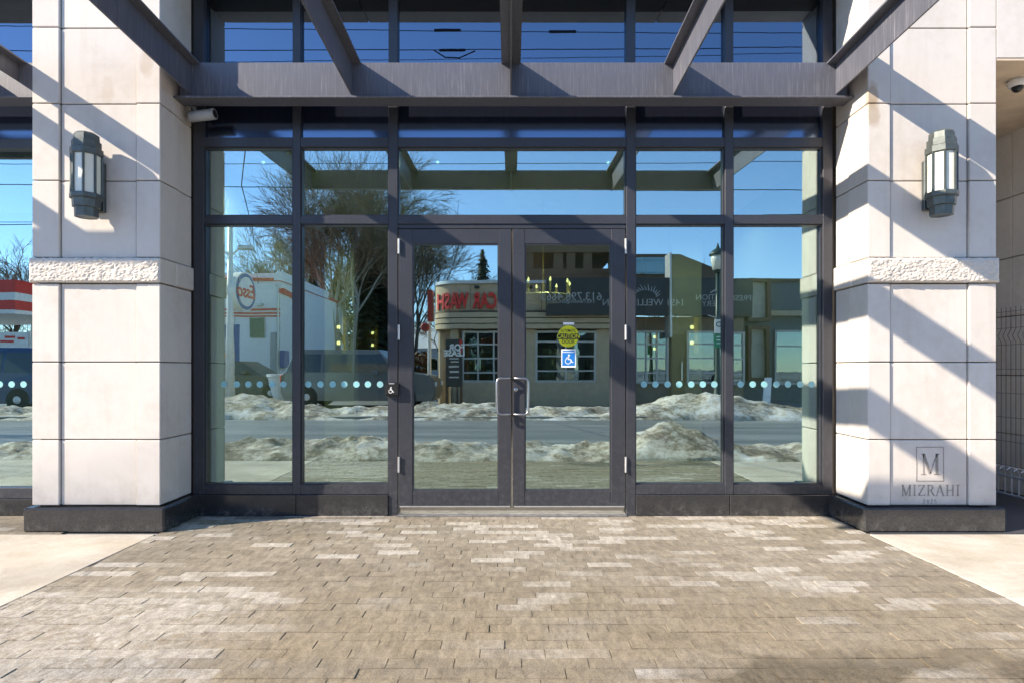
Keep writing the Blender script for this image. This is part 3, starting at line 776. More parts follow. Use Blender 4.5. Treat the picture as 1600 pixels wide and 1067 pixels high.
# ------------------------------------------------------------------ wall lanterns
def lantern(loc):
    t = thing('wall_lantern', '', 'wall lamp', loc)
    X, Y, Z = loc; z = lambda py: PZ(py, 4.37); a0 = R(22.5)
    n8 = lambda prof, nm, m: MB().lathe((X, Y, 0), prof, 8, a0).build(nm, m, t)
    n8([(.097, z(244)), (.103, z(243)), (.103, z(234)), (.095, z(233)), (.092, z(232.5)), (.092, z(222.5)), (.086, z(222)), (.081, z(221.5)), (.079, z(212)), (.06, z(209)), (.02, z(207.5))], 'cap', M['lantern'])
    n8([(.05, z(339)), (.074, z(340)), (.076, z(326)), (.088, z(325)), (.091, z(313)), (.100, z(312)), (.105, z(311.5)), (.105, z(305)), (.097, z(304))], 'base', M['lantern'])
    n8([(.088, z(304.2)), (.088, z(243.8))], 'glass_body', M['opal'])
    for k in range(8):
        a = a0 + k*math.pi/4
        c, s_ = math.cos(a), math.sin(a)
        MB().tube([(X+.093*c, Y+.093*s_, z(304.1)), (X+.093*c, Y+.093*s_, z(243.9))], .0085, 6).build('glazing_bar', M['lantern'], t)
    MB().cbox(X-.058, X+.058, YF+.012-.03, YF+.0148, z(326), z(247), .004).build('back_plate', M['lantern'], t)
    MB().cbox(X-.03, X+.03, Y+.06, YF-.017, z(322), z(312), .003).cbox(X-.03, X+.03, Y+.06, YF-.017, z(258), z(248), .003).build('bracket', M['lantern'], t)
    return t
l1 = lantern((PX(134.5, 4.37), -.625, PZ(275, 4.37)))
l1['label'] = 'stepped bronze lantern with opal glass on the left pillar'
l2 = copy_tree(l1); l2.location = (3.065, -.625, PZ(272, 4.37)); l2['label'] = 'stepped bronze lantern with opal glass on the right pillar with the carving'
for l in (l1, l2): l['group'] = 'wall lanterns on the pillars'

# bullet camera at the left pillar corner
t = thing('bullet_camera', 'grey tubular security camera under the canopy by the left pillar', 'security camera', (-2.52, -.17, 3.1))
ZB = 4.83
p0 = Vector((PX(297, ZB), ZB-5, PZ(183.5, ZB))); p1 = Vector((PX(335, ZB), ZB-5.015, PZ(180, ZB)))
d = (p1-p0).normalized()
MB().tube([p0, p0+d*.01, p1], [.036, .041, .042], 20).build('housing', M['grey_paint'], t, True)
MB().tube([p1-d*.002, p1+d*.012], [.0422, .0422], 20).build('hood_rim', M['grey_paint'], t)
MB().tube([p1+d*.0125, p1+d*.0135], [.031, .031], 20).build('lens_cover', M['black_plastic'], t)
MB().tube([p0+d*.04+Vector((0, 0, .05)), p0+d*.03+Vector((-.02, .03, .10))], [.014, .014], 8).lathe((p0.x+.0, ZB-4.97, p0.z+.10), [(.035, 0), (.035, .02)], 12).build('mount', M['grey_paint'], t)

# ------------------------------------------------------------------ right passage
pw = thing('passage_wall', 'shaded beige stone wall inside the passage past the right pillar', 'wall', (4.8, 3, 0))
MB().box(4.82, 5.2, -.49, 8.2, 0, 3.46).build('core', M['mortar'], pw)
zc = [0, .56, 1.12, 1.68, 2.24, 2.82, 3.44]
for i in range(6):
    for k in range(6):
        MB().cbox(4.78, 4.83, -.48+k*1.35+.004, -.48+(k+1)*1.35-.004, zc[i]+.004, zc[i+1]-.004, .005).build('stone_panel', M['stone_pale'], pw)
MB().box(3.40, 3.50, .11, 8.2, 0, 3.46).build('inner_wall', M['stone'], pw)
so = struct(MB().box(3.4, 9, -.505, 1.6, 3.43, 3.4495).build('soffit', simple('beige_soffit_paint', (.62, .50, .37), .7)))
t = thing('dome_camera', 'white dome security camera on the beige soffit at the upper right', 'security camera', (3.955, -.2, 3.43))
MB().lathe((3.955, -.2, 3.43), [(.055, -.055), (.066, -.03), (.068, 0)], 24).build('housing', M['white_paint'], t, True)
MB().lathe((3.955, -.2, 3.375), [(.004, -.042), (.022, -.036), (.036, -.02), (.042, 0)], 20).build('dome', M['black_plastic'], t, True)
M['wire'] = simple('dark_wire', (.12, .125, .13), .45, .5)
t = thing('wire_fence', 'dark welded wire fence panels in the passage right of the right pillar', 'fence', (4.55, 2, 0))
for k in range(40):
    y = .1 + k*.055
    zt = 1.74
    MB().tube([(4.55, y, .24), (4.55, y, 1.42), (4.52, y, 1.48), (4.55, y, 1.54), (4.55, y, zt)], .0024, 4).build('upright_wire', M['wire'], t)
for z in (.26, .30, .52, .74, .96, 1.18, 1.40, 1.55, 1.70):
    MB().tube([(4.545, .05, z), (4.545, 2.35, z)], .0026, 4).build('cross_wire', M['wire'], t)
MB().cbox(4.53, 4.57, .02, .06, 0, 1.8, .003).build('post', M['wire'], t); MB().cbox(4.53, 4.57, 2.34, 2.38, 0, 1.8, .003).build('post', M['wire'], t)
M['galv'] = simple('galvanised_steel', (.55, .56, .57), .4, .7)
t = thing('wire_rack', 'low galvanised rack of bent bars on the ground by the wire fence', 'rack', (4.3, 1, 0))
for k in range(26):
    y = .0 + k*.075
    MB().tube([(4.38, y, .08), (4.38, y, .26), (4.36, y, .32), (4.31, y, .335), (4.27, y, .31)], .006, 5).build('bent_bar', M['galv'], t)
for z in (.08, .24): MB().tube([(4.375, -.05, z), (4.375, 1.95, z)], .012, 6).build('rail', M['galv'], t)
for y in (-.02, .95, 1.92): MB().cbox(4.2, 4.45, y-.02, y+.02, 0, .03, .003).cbox(4.365, 4.385, y-.01, y+.01, .03, .08, .002).build('foot', M['galv'], t)

# ------------------------------------------------------------------ lobby behind the glass
lw = simple('taupe_wall_panel', (.24, .21, .15), .6); lfl = simple('lobby_stone_floor', (.16, .15, .14), .25); lce = simple('ceiling_paint', (.62, .60, .55), .8)
struct(MB().box(-9, 3.4, .12, 10, -.05, .002).build('lobby_floor', lfl))
struct(MB().box(-9, 3.4, .12, 10, 3.40, 3.5).build('lobby_ceiling', lce))
struct(MB().box(-9, 3.4, 9.4, 9.6, .003, 3.399).build('lobby_back_wall', lw))
struct(MB().box(3.2, 3.39, .12, 9.39, .003, 3.399).build('lobby_side_wall', simple('sun_dimmed_panel', (.11, .095, .07), .6)))  # right wall coloured darker to tone down the sun that falls on it
struct(MB().box(-3.3, -3.1, .15, 9.39, .003, 3.399).build('lobby_side_wall', lw))
for i, X in enumerate((-2.55, 2.58)):
    t = tag(MB().cbox(X-.05, X+.05, .22, .36, .004, 3.39, .01).build('jamb_post', simple('pale_jamb_paint', (.6, .62, .58), .6)), 'pale painted post just inside the glass at the %s end' % ('left' if i == 0 else 'right'), 'post', kind='thing')
struct(MB().box(-9, -3.31, 2.2, 2.3, .003, 3.0).build('added_dark_screen', simple('light_block_paint', (.03, .035, .036), .6)))  # dark screen added to keep the left room dim behind its glass
M['brass'] = simple('brass', (.72, .50, .14), .4, .25)
M['bulb'] = simple('warm_bulb', (1, .8, .5), .4, emit=((1, .66, .28), 4))
def sconce(x, y, z, label):
    t = thing('wall_sconce', label, 'wall lamp', (x, y, z), 'brass sconces in the lobby')
    MB().cbox(x-.03, x+.03, y, y+.03, z-.26, z+.26, .006).build('bar', M['brass'], t)
    for dz in (-.115, .115):
        MB().lathe((x-.07, y-.02, z+dz), [(.015, -.025), (.026, -.01), (.026, .02), (.015, .03)], 12).build('bulb', M['bulb'], t)
    return t
for (px, zz_, dpt, lab) in ((537, 524, 9.0, 'lit brass sconce deep in the lobby, outermost on the left side'), (588, 530, 12.0, 'lit brass sconce deep in the lobby, inner one on the left side'),
                            (1088, 524, 9.0, 'lit brass sconce deep in the lobby, outermost on the right side'), (1028, 536, 12.0, 'lit brass sconce deep in the lobby, inner one on the right side')):
    sconce(PX(px, dpt), dpt-5, PZ(zz_, dpt), lab)
for i, (px, zc_) in enumerate(((-2.55, 4.15), (2.62, 4.15), (-2.9, 7.15), (2.9, 7.15))):
    s_ = tag(MB().box(px-.22, px+.22, zc_, zc_+.25, .004, 3.395).build('lobby_column', lw), ('left', 'right')[i % 2] + (' front' if i < 2 else ' rear') + ' square taupe lobby column behind a brass sconce', 'column', 'lobby columns', 'thing')
M['downlight'] = simple('downlight_lens', (1, .95, .85), .4, emit=((1, .9, .72), 5))
for i, (px, py) in enumerate(((683, 249), (951, 249), (410, 249), (1100, 315), (540, 315), (860, 318))):
    Zd = (3.395-CAM_H)*F/(576.5-py); X = PX(px, Zd)
    t = thing('downlight', ('lit downlight above the left door leaf', 'lit downlight above the right door leaf', 'lit downlight in the left end pane of the upper row', 'lit deep lobby downlight right of the doors',
               'lit deep lobby downlight over the leftmost conifers', 'lit deep lobby downlight over the right door leaf')[i], 'ceiling light', (X, Zd-5, 3.395), 'lobby downlights')
    MB().lathe((X, Zd-5, 3.39), [(.032, 0), (.032, .008)], 16).build('lens', M['downlight'], t)
    lp = bpy.data.lights.new('downlight_lamp', 'SPOT'); lp.energy = 150; lp.spot_size = R(150); lp.spot_blend = 1; lp.color = (1, .92, .78); lp.shadow_soft_size = .015
    lo = bpy.data.objects.new('lamp', lp); col.objects.link(lo); lo.parent = t; lo.location = (0, 0, -.03)
    MB().lathe((X, Zd-5, 3.386), [(.045, .002), (.045, .012)], 16).build('trim', M['white_paint'], t)
t = thing('chandelier', 'candle chandelier with lit flame bulbs hanging in the lobby', 'chandelier', (.42, 3.0, 2.2))
MB().lathe((.42, 3, 2.12), [(.36, -.012), (.38, 0), (.36, .012), (.34, 0)], 24).build('ring', M['brass'], t)
MB().tube([(.42, 3, 3.39), (.42, 3, 2.0)], .012, 6).lathe((.42, 3, 1.95), [(.01, 0), (.05, .03), (.06, .08), (.02, .14)], 10).build('stem', M['brass'], t)
for k in range(8):
    a = k*math.pi/4 + .2; x, y = .42+.36*math.cos(a), 3+.36*math.sin(a)
    c = MB().tube([(.42, 3, 2.02), (.42+.2*math.cos(a), 3+.2*math.sin(a), 2.04), (x, y, 2.12)], .008, 5).tube([(x, y, 2.12), (x, y, 2.27)], .014, 8).build('arm', M['brass'], t)
    MB().lathe((x, y, 2.27), [(.008, 0), (.017, .02), (.004, .055)], 8).build('flame_bulb', M['bulb'], c)

# ================================================================== ACROSS THE ROAD (seen mirrored in the glass)
def at(px, Z): return PX(px, Z), -(Z-5)
M['white_wall'] = simple('white_render', (.78, .79, .78), .7, var=.06)
M['red'] = simple('red_paint', (.62, .03, .022), .45)
M['red_dull'] = simple('dull_red_paint', (.30, .035, .025), .6)
M['esso_blue'] = simple('blue_paint', (.02, .07, .30), .4)
M['taupe'] = simple('taupe_render', (.47, .375, .25), .8, var=.1)
M['taupe_mid'] = simple('brown_taupe_render', (.25, .20, .14), .8, var=.12)
M['letter_grey'] = simple('pale_grey_lettering', (.36, .37, .37), .5)
M['taupe_dark'] = simple('dark_taupe_cladding', (.13, .085, .05), .7)
M['charcoal'] = simple('charcoal_fascia', (.028, .032, .033), .45)
M['white_frame'] = simple('white_window_frame', (.46, .46, .43), .5)
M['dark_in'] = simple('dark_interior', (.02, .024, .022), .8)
M['slate'] = simple('slate_grey_render', (.13, .15, .155), .75)
M['wood'] = simple('brown_timber', (.13, .065, .03), .6)
M['poster'] = simple('cream_poster', (.50, .46, .36), .6, var=.18, scale=3)
M['green_sign'] = simple('green_sign_paint', (.01, .25, .13), .4)
M['lamp_green'] = simple('dark_green_lamp_paint', (.035, .06, .05), .4)

def far_window(parent, x0, x1, y, z0, z1, nx, zs, fr=.07):
    """window in a wall facing +Y at y: frame with bars, pane behind"""
    f = MB().box(x0, x1, y-.02, y+.05, z0, z0+fr).box(x0, x1, y-.02, y+.05, z1-fr, z1)
    f.box(x0, x0+fr, y-.02, y+.05, z0+fr, z1-fr).box(x1-fr, x1, y-.02, y+.05, z0+fr, z1-fr)
    o = f.build('window', M['white_frame'], parent)
    for k in range(1, nx):
        xx = x0+(x1-x0)*k/nx; MB().box(xx-.025, xx+.025, y-.015, y+.045, z0+fr, z1-fr).build('glazing_bar', M['white_frame'], o)
    for z in zs: MB().box(x0+fr, x1-fr, y-.014, y+.046, z-.025, z+.025).build('glazing_bar', M['white_frame'], o)
    MB().box(x0+.02, x1-.02, y-.012, y-.006, z0+.02, z1-.02).build('pane', M['glass_far'], o)
    MB().box(x0+.02, x1-.02, y-.3, y-.25, z0+.02, z1-.02).build('dark_room_backing', M['dark_in'], o)  # dark sheet whose colour stands in for the unlit room
    return o

# --- car wash building with the curved corner
Z1 = 20.0; yb = -(Z1-5)
cwb = thing('car_wash_building', 'tan rendered car wash with curved fascia and red letters across the road', 'building', (1, yb-4, 0))
xl, xr = PX(676, Z1), PX(985, Z1)
def curved(z0, z1, out, name, m, n=14, rad=.95):
    """front fascia that curves back at its left end"""
    pts = []
    for k in range(n+1):
        a = math.pi/2*(1-k/n)*1.0
        pts.append((xl+rad-rad*math.sin(a)-0*out, yb+out-rad+rad*math.cos(a)))
    pts += [(xr, yb+out), (xr, yb-.6), (xl+rad*.9, yb-.6-rad*.5), (xl+.0, yb-rad-1.0)]
    return MB().prism(pts, 'z', z0, z1).build(name, m, cwb)
zb0, zb1, zb2, zb3 = PZ(515, Z1), PZ(489, Z1), PZ(486, Z1), PZ(444, Z1)
curved(zb2, zb3, 0.0, 'upper_fascia', M['taupe'])
for k in range(3): curved(zb0+k*(zb1-zb0)/3+.015, zb0+(k+1)*(zb1-zb0)/3-.015, .18+.02*k, 'fascia_band', M['taupe'])
curved(zb1, zb2, .05, 'fascia_recess', M['taupe_dark']); curved(zb3, zb3+.1, .1, 'coping', M['alu_pale'])
MB().box(xl+.3, xr, yb-9, yb-.7, 0, zb3-.1).build('body_wall', M['taupe'], cwb)
for px in (682, 705):
    MB().lathe((PX(px, Z1)+.1, yb-.15-(.9 if px == 682 else .1), 0), [(.16, 0), (.16, zb0)], 14).build('column', M['taupe'], cwb)
zw0, zw1 = PZ(597, Z1), PZ(517, Z1)
MB().box(PX(716, Z1), PX(960, Z1), yb-.6, yb-.05, 0, zw0).build('plinth_wall', M['taupe'], cwb)
far_window(cwb, PX(722, Z1), PX(822, Z1), yb-.1, zw0, zw1, 4, [PZ(538, Z1), PZ(560, Z1), PZ(582, Z1)])
far_window(cwb, PX(836, Z1), PX(932, Z1), yb-.1, zw0, zw1, 2, [PZ(534, Z1), PZ(556, Z1), PZ(579, Z1)])
MB().box(PX(822, Z1)+.005, PX(836, Z1)-.005, yb-.5, yb-.06, zw0, zb0).build('pier', M['taupe'], cwb)
MB().box(PX(932, Z1)+.005, xr, yb-.5, yb-.06, 0, zb0).build('pier', M['taupe'], cwb)
MB().box(PX(661, Z1), PX(669, Z1), yb-1.6, yb-1.1, PZ(498, Z1), PZ(447, Z1)).build('red_blade_panel', M['red_dull'], cwb)
MB().tube([(PX(664, Z1), yb-1.2, 0), (PX(664, Z1), yb-1.2, PZ(499, Z1))], .06, 8).build('blade_post', M['white_paint'], cwb)
MB().lathe((PX(659, Z1), yb-1.0, PZ(509, Z1)), [(.12, 0), (.15, .05), (.15, .2), (.12, .25)], 18, axis='y').build('red_disc', M['red_dull'], cwb)
for k in range(5): MB().box(PX(735, Z1)+k*1.15, PX(735, Z1)+k*1.15+.015, yb+.002, yb+.008, PZ(486, Z1), PZ(446, Z1)).build('panel_joint', M['taupe_dark'], cwb)
for k in range(3): MB().cbox(PX(742, Z1)+k*1.7, PX(742, Z1)+k*1.7+.16, yb+.02, yb+.22, PZ(452, Z1), PZ(448, Z1), .02).build('sign_light', M['charcoal'], cwb)
# raised roof storey with open clerestory
ur0, ur1 = PX(820, 24), PX(965, 24); yu = -19
MB().box(ur0, ur1, yu-5, yu, PZ(395, 24)-.0, PZ(384, 24)).build('roof_slab', M['taupe_dark'], cwb)
MB().box(ur0, ur1, yu-5, yu-.1, PZ(465, 24), PZ(420, 24)).build('upper_wall', M['taupe_dark'], cwb)
for px in (826, 873, 892, 919, 960):
    MB().box(PX(px-7, 24), PX(px+7, 24), yu-.6, yu-.1, PZ(420, 24), PZ(395, 24)).build('roof_post', M['taupe_dark'], cwb)
MB().box(PX(852, 24), PX(868, 24), yu-1, yu-.3, PZ(384, 24), PZ(376, 24)+.15).build('roof_vent', M['taupe_dark'], cwb)
# red letters (read by someone on our side of the road)
def letters(txt, cxp, czp, Z, size, m, name, parent, y, **kw):
    b = place_text(text_mesh(txt, size, **kw), (PX(cxp, Z), y, PZ(czp, Z)), 1); return b.build(name, m, parent)
sg = thing('car_wash_sign', 'red raised letters reading CAR WASH on the curved fascia', 'sign', (PX(728, Z1), yb, PZ(472, Z1)))
def bent(b):
    out = []
    for v in b.v:
        x = v[0]; r = .95
        dy = 0
        if x < xl+r:
            q = min(1, max(0, (xl+r-x)/r)); dy = -(r - r*math.sqrt(max(0, 1-q*q)))
        out.append((x, v[1]+dy, v[2]))
    b.v = out; return b
def letter_row(word, pxs, sz):
    for ch, p_ in zip(word, pxs):
        bent(place_text(text_mesh(ch, sz, .04, bold=.022, xs=.54), (PX(p_, Z1), yb+.06, PZ(472, Z1)), 1)).build('letter', M['red'], sg)
letter_row('CAR', (770, 757.5, 745), .70); letter_row('WASH', (722, 709, 698, 687), .70)
# for lease board
t = thing('lease_board', 'black FOR LEASE board with red corner before the car wash', 'sign', (PX(710, 18.6), -13.6, 0))
Zl = 18.6; yl = -13.6
MB().box(PX(697, Zl), PX(722, Zl), yl-.04, yl, PZ(604, Zl), PZ(530, Zl)).build('board', M['charcoal'], t)
MB().box(PX(718, Zl), PX(722, Zl)-.001, yl+.001, yl+.004, PZ(552, Zl), PZ(531, Zl)).build('corner_panel', M['red'], t)
letters('FOR', 714, 543, Zl, .26, M['white_paint'], 'lettering', t, yl+.006, extrude=.003, bold=.01)
letters('LEASE', 710, 552, Zl, .25, M['white_paint'], 'lettering', t, yl+.006, extrude=.003, bold=.01)
ln = MB()
for (za, zb_, pa, pb) in ((559, 561, 702, 717), (564, 566, 704, 717), (571, 574, 701, 717), (579, 582, 703, 717), (588, 590, 702, 717)):
    ln.box(PX(pa, Zl), PX(pb, Zl), yl+.002, yl+.005, PZ(zb_, Zl), PZ(za, Zl))
ln.build('small_print', M['alu_pale'], t)
for px in (698, 721): MB().box(PX(px, Zl)-.04, PX(px, Zl)+.04, yl-.1, yl-.041, 0, PZ(532, Zl)).build('post', M['wood'], t)

# --- presentation gallery wing
gb_ = thing('gallery_building', 'dark fronted presentation gallery with white lettering right of the car wash', 'building', (7, -20, 0))
gx0, gx1 = PX(852, Z1), PX(1166, Z1)
zf0, zf1 = PZ(495, Z1), PZ(438, Z1)
gx = PX(987, Z1); yg = yb
MB().box(gx, gx1, yg-8, yg-.3, 0, zf0).build('wall', M['taupe_mid'], gb_)
MB().box(gx0, gx1, yg+.0+.10, yg+.45, zf0, zf1).build('fascia', M['charcoal'], gb_)
MB().prism([(PX(972, 22), zf1-.3), (PX(1136, 22), zf1-.3), (PX(1136, 22), PZ(428, 22)), (PX(1062, 22), PZ(398, 22)), (PX(972, 22), PZ(398, 22))], 'y', -17.0, -24).build('upper_volume', M['taupe_dark'], gb_)
MB().box(PX(985, 22), PX(1048, 22), -16.99, -16.9, PZ(430, 22), PZ(404, 22)).build('upper_glazing', M['glass_far'], gb_)
zw0, zw1 = PZ(600, Z1), PZ(517, Z1)
far_window(gb_, PX(993, Z1), PX(1046, Z1), yg-.2, zw0, zw1, 3, [PZ(538, Z1), PZ(560, Z1), PZ(583, Z1)])
far_window(gb_, PX(1075, Z1), PX(1166, Z1), yg-.2, zw0, zw1, 2, [PZ(538, Z1), PZ(560, Z1), PZ(583, Z1)])
dd = MB().box(PX(1049, Z1), PX(1072, Z1), yg-.28, yg-.2, 0, PZ(523, Z1)).build('door', M['taupe_dark'], gb_)
MB().box(PX(1066, Z1), PX(1066, Z1)+.04, yg-.19, yg-.14, PZ(595, Z1), PZ(566, Z1)).build('handle', M['silver'], dd)
MB().box(PX(1040, Z1), PX(1043, Z1), yg-.15, yg+.5, PZ(500, Z1)-.6, PZ(400, Z1)).build('downpipe', M['alu_pale'], gb_)
letters('613.798.4663', 890, 467, Z1, .36, M['letter_grey'], 'lettering', gb_, yg+.46, extrude=.008)
letters('1451wellington.com', 890, 474, Z1, .19, M['letter_grey'], 'lettering', gb_, yg+.46, extrude=.008)
letters('1451 WELLINGTON', 1000, 476, Z1, .30, M['letter_grey'], 'lettering', gb_, yg+.46, extrude=.008)
letters('PRESENTATION', 1122, 468, Z1, .25, M['letter_grey'], 'lettering', gb_, yg+.46, extrude=.008)
letters('GALLERY', 1114, 478, Z1, .25, M['letter_grey'], 'lettering', gb_, yg+.46, extrude=.008)
b = MB(); cxx, czz = PX(1003, Z1), PZ(463, Z1)
for k in range(14):                                       # leafy crest ornament
    a = k/13*math.pi; r_ = .16+.05*(k % 2)
    p = Vector((cxx+.34*math.cos(a), yg+.46, czz-.08+.2*math.sin(a)))
    b.tube([p, p+Vector((r_*math.cos(a+.5), 0, r_*math.sin(a+.5)))], [.025, .008], 5)
b.build('crest', M['letter_grey'], gb_)

# --- grey wing with framed panels
gw = thing('grey_building', 'flat roofed slate grey building at the right end across the road', 'building', (PX(1240, 24), -22, 0))
Z3 = 23.0
MB().box(PX(1150, Z3), PX(1420, Z3), -26, -18, 0, PZ(440, Z3)).build('wall', M['slate'], gw)
MB().box(PX(1150, Z3)-.1, PX(1420, Z3), -26, -17.9, PZ(440, Z3)+.001, PZ(440, Z3)+.12).build('coping', M['taupe_dark'], gw)
MB().box(PX(1150, Z3), PX(1420, Z3), -17.995, -17.7, PZ(494, Z3), PZ(486, Z3)).build('canopy_edge', M['taupe'], gw)
far_window(gw, PX(1208, Z3), PX(1270, Z3), -17.96, PZ(600, Z3), PZ(515, Z3), 1, [PZ(540, Z3)])
for i, (a, b_, y0, y1) in enumerate(((1173, 1209, 432, 500), (1173, 1207, 507, 594))):
    t = thing('framed_panel', ('upper' if i == 0 else 'lower tall') + ' brown framed cream panel on the slate grey building', 'panel', (PX(1190, 22), -17.4, PZ(y1, 22)))
    X0, X1, Zz0, Zz1 = PX(a, 22), PX(b_, 22), PZ(y1, 22), PZ(y0, 22); q = .12
    MB().box(X0, X1, -17.6, -17.3, Zz0, Zz0+q).box(X0, X1, -17.6, -17.3, Zz1-q, Zz1).box(X0, X0+q, -17.6, -17.3, Zz0+q, Zz1-q).box(X1-q, X1, -17.6, -17.3, Zz0+q, Zz1-q).build('frame', M['wood'], t)
    MB().box(X0+q, X1-q, -17.56, -17.5, Zz0+q, Zz1-q).build('panel', M['poster'], t)
Z4 = 17.5; X = PX(1203, Z4)
t = thing('a_board', 'white folding board leaning by the slate grey building', 'board', (X, -12.5, 0))
MB().add([(X-.25, -12.45, .06), (X-.05, -12.45, .06), (X+.2, -12.9, .95), (X, -12.9, .95), (X-.25, -12.49, .06), (X-.05, -12.49, .06), (X+.2, -12.94, .95), (X, -12.94, .95)],
         [(0,1,2,3),(7,6,5,4),(0,4,5,1),(1,5,6,2),(2,6,7,3),(3,7,4,0)]).build('face', M['white_paint'], t)
MB().bar((X+.1, -12.95, .9), (X+.15, -13.3, .06), .03, .03).build('stay', M['white_paint'], t)

# --- petrol station
Z5 = 30.0; y5 = -25
gs = thing('petrol_station', 'white filling station shop with red stripes and stepped parapet', 'building', (PX(400, Z5), y5-5, 0))
X0, X1 = PX(300, Z5), PX(437, Z5)
MB().box(X0, X1, y5-12, y5, 0, PZ(440, Z5)).build('wall', M['white_wall'], gs)
MB().box(X0, X1+.03, y5-12, y5+.1, PZ(440, Z5)+.001, PZ(437, Z5)+.05).build('coping', M['red'], gs)
for (a, b_) in ((483, 486), (489, 491.5), (494, 496)): MB().box(X0, X1, y5+.001, y5+.05, PZ(b_, Z5), PZ(a, Z5)).build('stripe', M['red'], gs)
f = MB().box(PX(389, Z5), PX(414, Z5), y5+.001, y5+.05, PZ(529, Z5), PZ(496.8, Z5)).build('window', M['white_frame'], gs)
MB().box(PX(390, Z5), PX(413, Z5), y5+.051, y5+.06, PZ(528, Z5), PZ(498, Z5)).build('pane', simple('green_tinted_pane', (.02, .06, .045), .1), f)
MB().box(PX(402, Z5), PX(411, Z5), y5+.001, y5+.3, PZ(479, Z5), PZ(475, Z5)).build('flood_light', M['alu_pale'], gs)
# side wing running back with sloping parapet
def slab(pts_xy, zt, zb_, name, m):
    (xa, ya), (xb, yb_) = pts_xy
    return MB().add([(xa, ya, zb_), (xb, yb_, zb_), (xb, yb_, zt[1]), (xa, ya, zt[0]), (xa-4, ya-.5, zb_), (xb-4, yb_-.5, zb_), (xb-4, yb_-.5, zt[1]), (xa-4, ya-.5, zt[0])],
                    [(0,1,2,3),(7,6,5,4),(0,4,5,1),(1,5,6,2),(2,6,7,3),(3,7,4,0)]).build(name, m, gs)
slab([(PX(437, Z5), y5-.02), (PX(522, 42), -37)], (PZ(437, Z5)+.3, PZ(512, 42)), 0, 'side_wall', M['white_wall'])
slab([(PX(437, Z5)+.02, y5-.01), (PX(522, 42)+.02, -37.01)], (PZ(437, Z5)+.75, PZ(506, 42)), PZ(445, Z5)-1.2 if False else 4.9, 'roof_edge', M['red']) if False else None
r_ = MB(); pA = Vector((PX(437, Z5)+.05, y5, PZ(455, Z5))); pB = Vector((PX(500, 38)+.05, -33, PZ(490, 38)))
r_.tube([pA, pB], .18, 4).build('roof_edge', M['red'], gs)
MB().box(PX(422, Z5), PX(431, Z5), y5+.001, y5+.06, 0, PZ(520, Z5)).build('side_door', M['grey_paint'], gs)
MB().tube([(PX(434, Z5), y5+.06, .3), (PX(434, Z5), y5+.06, PZ(450, Z5)), (PX(430, Z5), y5+.06, PZ(446, Z5))], .05, 6).build('downpipe', M['alu_pale'], gs)
MB().cbox(PX(436, Z5)+.02, PX(444, Z5), y5-.6, y5+.05, PZ(575, Z5), PZ(548, Z5), .03).build('meter_box', M['esso_blue'], gs)
MB().prism([(PX(428, Z5), PZ(440, Z5)+.02), (PX(440, Z5), PZ(440, Z5)+.02), (PX(440, Z5), PZ(425, Z5)), (PX(431, Z5), PZ(428, Z5))], 'y', y5-8, y5+.12).build('parapet_step', M['white_wall'], gs)
MB().box(X0, X1-.02, y5+.001, y5+.03, 0, .45).build('base_course', M['grey_paint'], gs)
for k in range(4): MB().box(X1-2.2*(k+1)-.012, X1-2.2*(k+1)+.012, y5+.001, y5+.012, .46, PZ(497, Z5)).build('wall_joint', M['grey_paint'], gs)
# poster column
Zp = 27.0
t = thing('poster_panel', 'dark blue and orange advertising panel beside the station wall', 'panel', (PX(360, Zp), -22, 0))
MB().box(PX(346, Zp), PX(373, Zp), -22.05, -22, PZ(566, Zp)-.6, PZ(508, Zp)).build('board', M['esso_blue'], t)
MB().box(PX(350, Zp), PX(366, Zp), -21.995, -21.98, PZ(560, Zp), PZ(551, Zp)).build('orange_print', simple('orange_print', (.5, .12, .03), .5), t)
ln = MB()
for k in range(5): ln.box(PX(351, Zp), PX(366, Zp), -21.995, -21.98, PZ(532+k*3.6, Zp), PZ(530.4+k*3.6, Zp))
ln.build('text_rows', M['white_paint'], t)
MB().lathe((PX(358, Zp), -21.99, PZ(520, Zp)), [(.12, 0), (.12, .01)], 16, axis='y').build('orange_dot', simple('amber_print', (.5, .2, .04), .5), t)
# oval sign
Zs = 20.5; xs_, ysn = at(383.5, Zs); zs_ = PZ(457, Zs); Rs = 30*Zs/F
t = thing('filling_station_sign', 'oval white sign with blue ring and red script on the light pole', 'sign', (xs_, ysn, zs_))
def disc(r, y0, y1, m, nm, sx=.80):
    n = 40; pts = [(r*sx*math.cos(2*math.pi*k/n), r*math.sin(2*math.pi*k/n)) for k in range(n)]
    ang = R(-84); out = MB()
    b = MB().prism(pts, 'y', y0, y1)
    b.v = [(xs_+v[0]*math.cos(ang)-v[1]*math.sin(ang), ysn+v[0]*math.sin(ang)+v[1]*math.cos(ang), zs_+v[2]) for v in b.v]
    return b.build(nm, m, t)
disc(Rs, -.28, .0, M['white_paint'], 'case', 1.0); disc(Rs*.94, .001, .012, M['esso_blue'], 'ring', 1.0); disc(Rs*.76, .013, .022, M['white_paint'], 'field', 1.0)
b = text_mesh('Esso', .62, .006, shear=.2, bold=.012); ang = R(-84)
b.v = [(-v[0], v[2]+.03, v[1]) for v in b.v]
b.v = [(xs_+v[0]*math.cos(ang)-v[1]*math.sin(ang), ysn+v[0]*math.sin(ang)+v[1]*math.cos(ang), zs_+v[2]) for v in b.v]
b.build('script', M['red'], t)
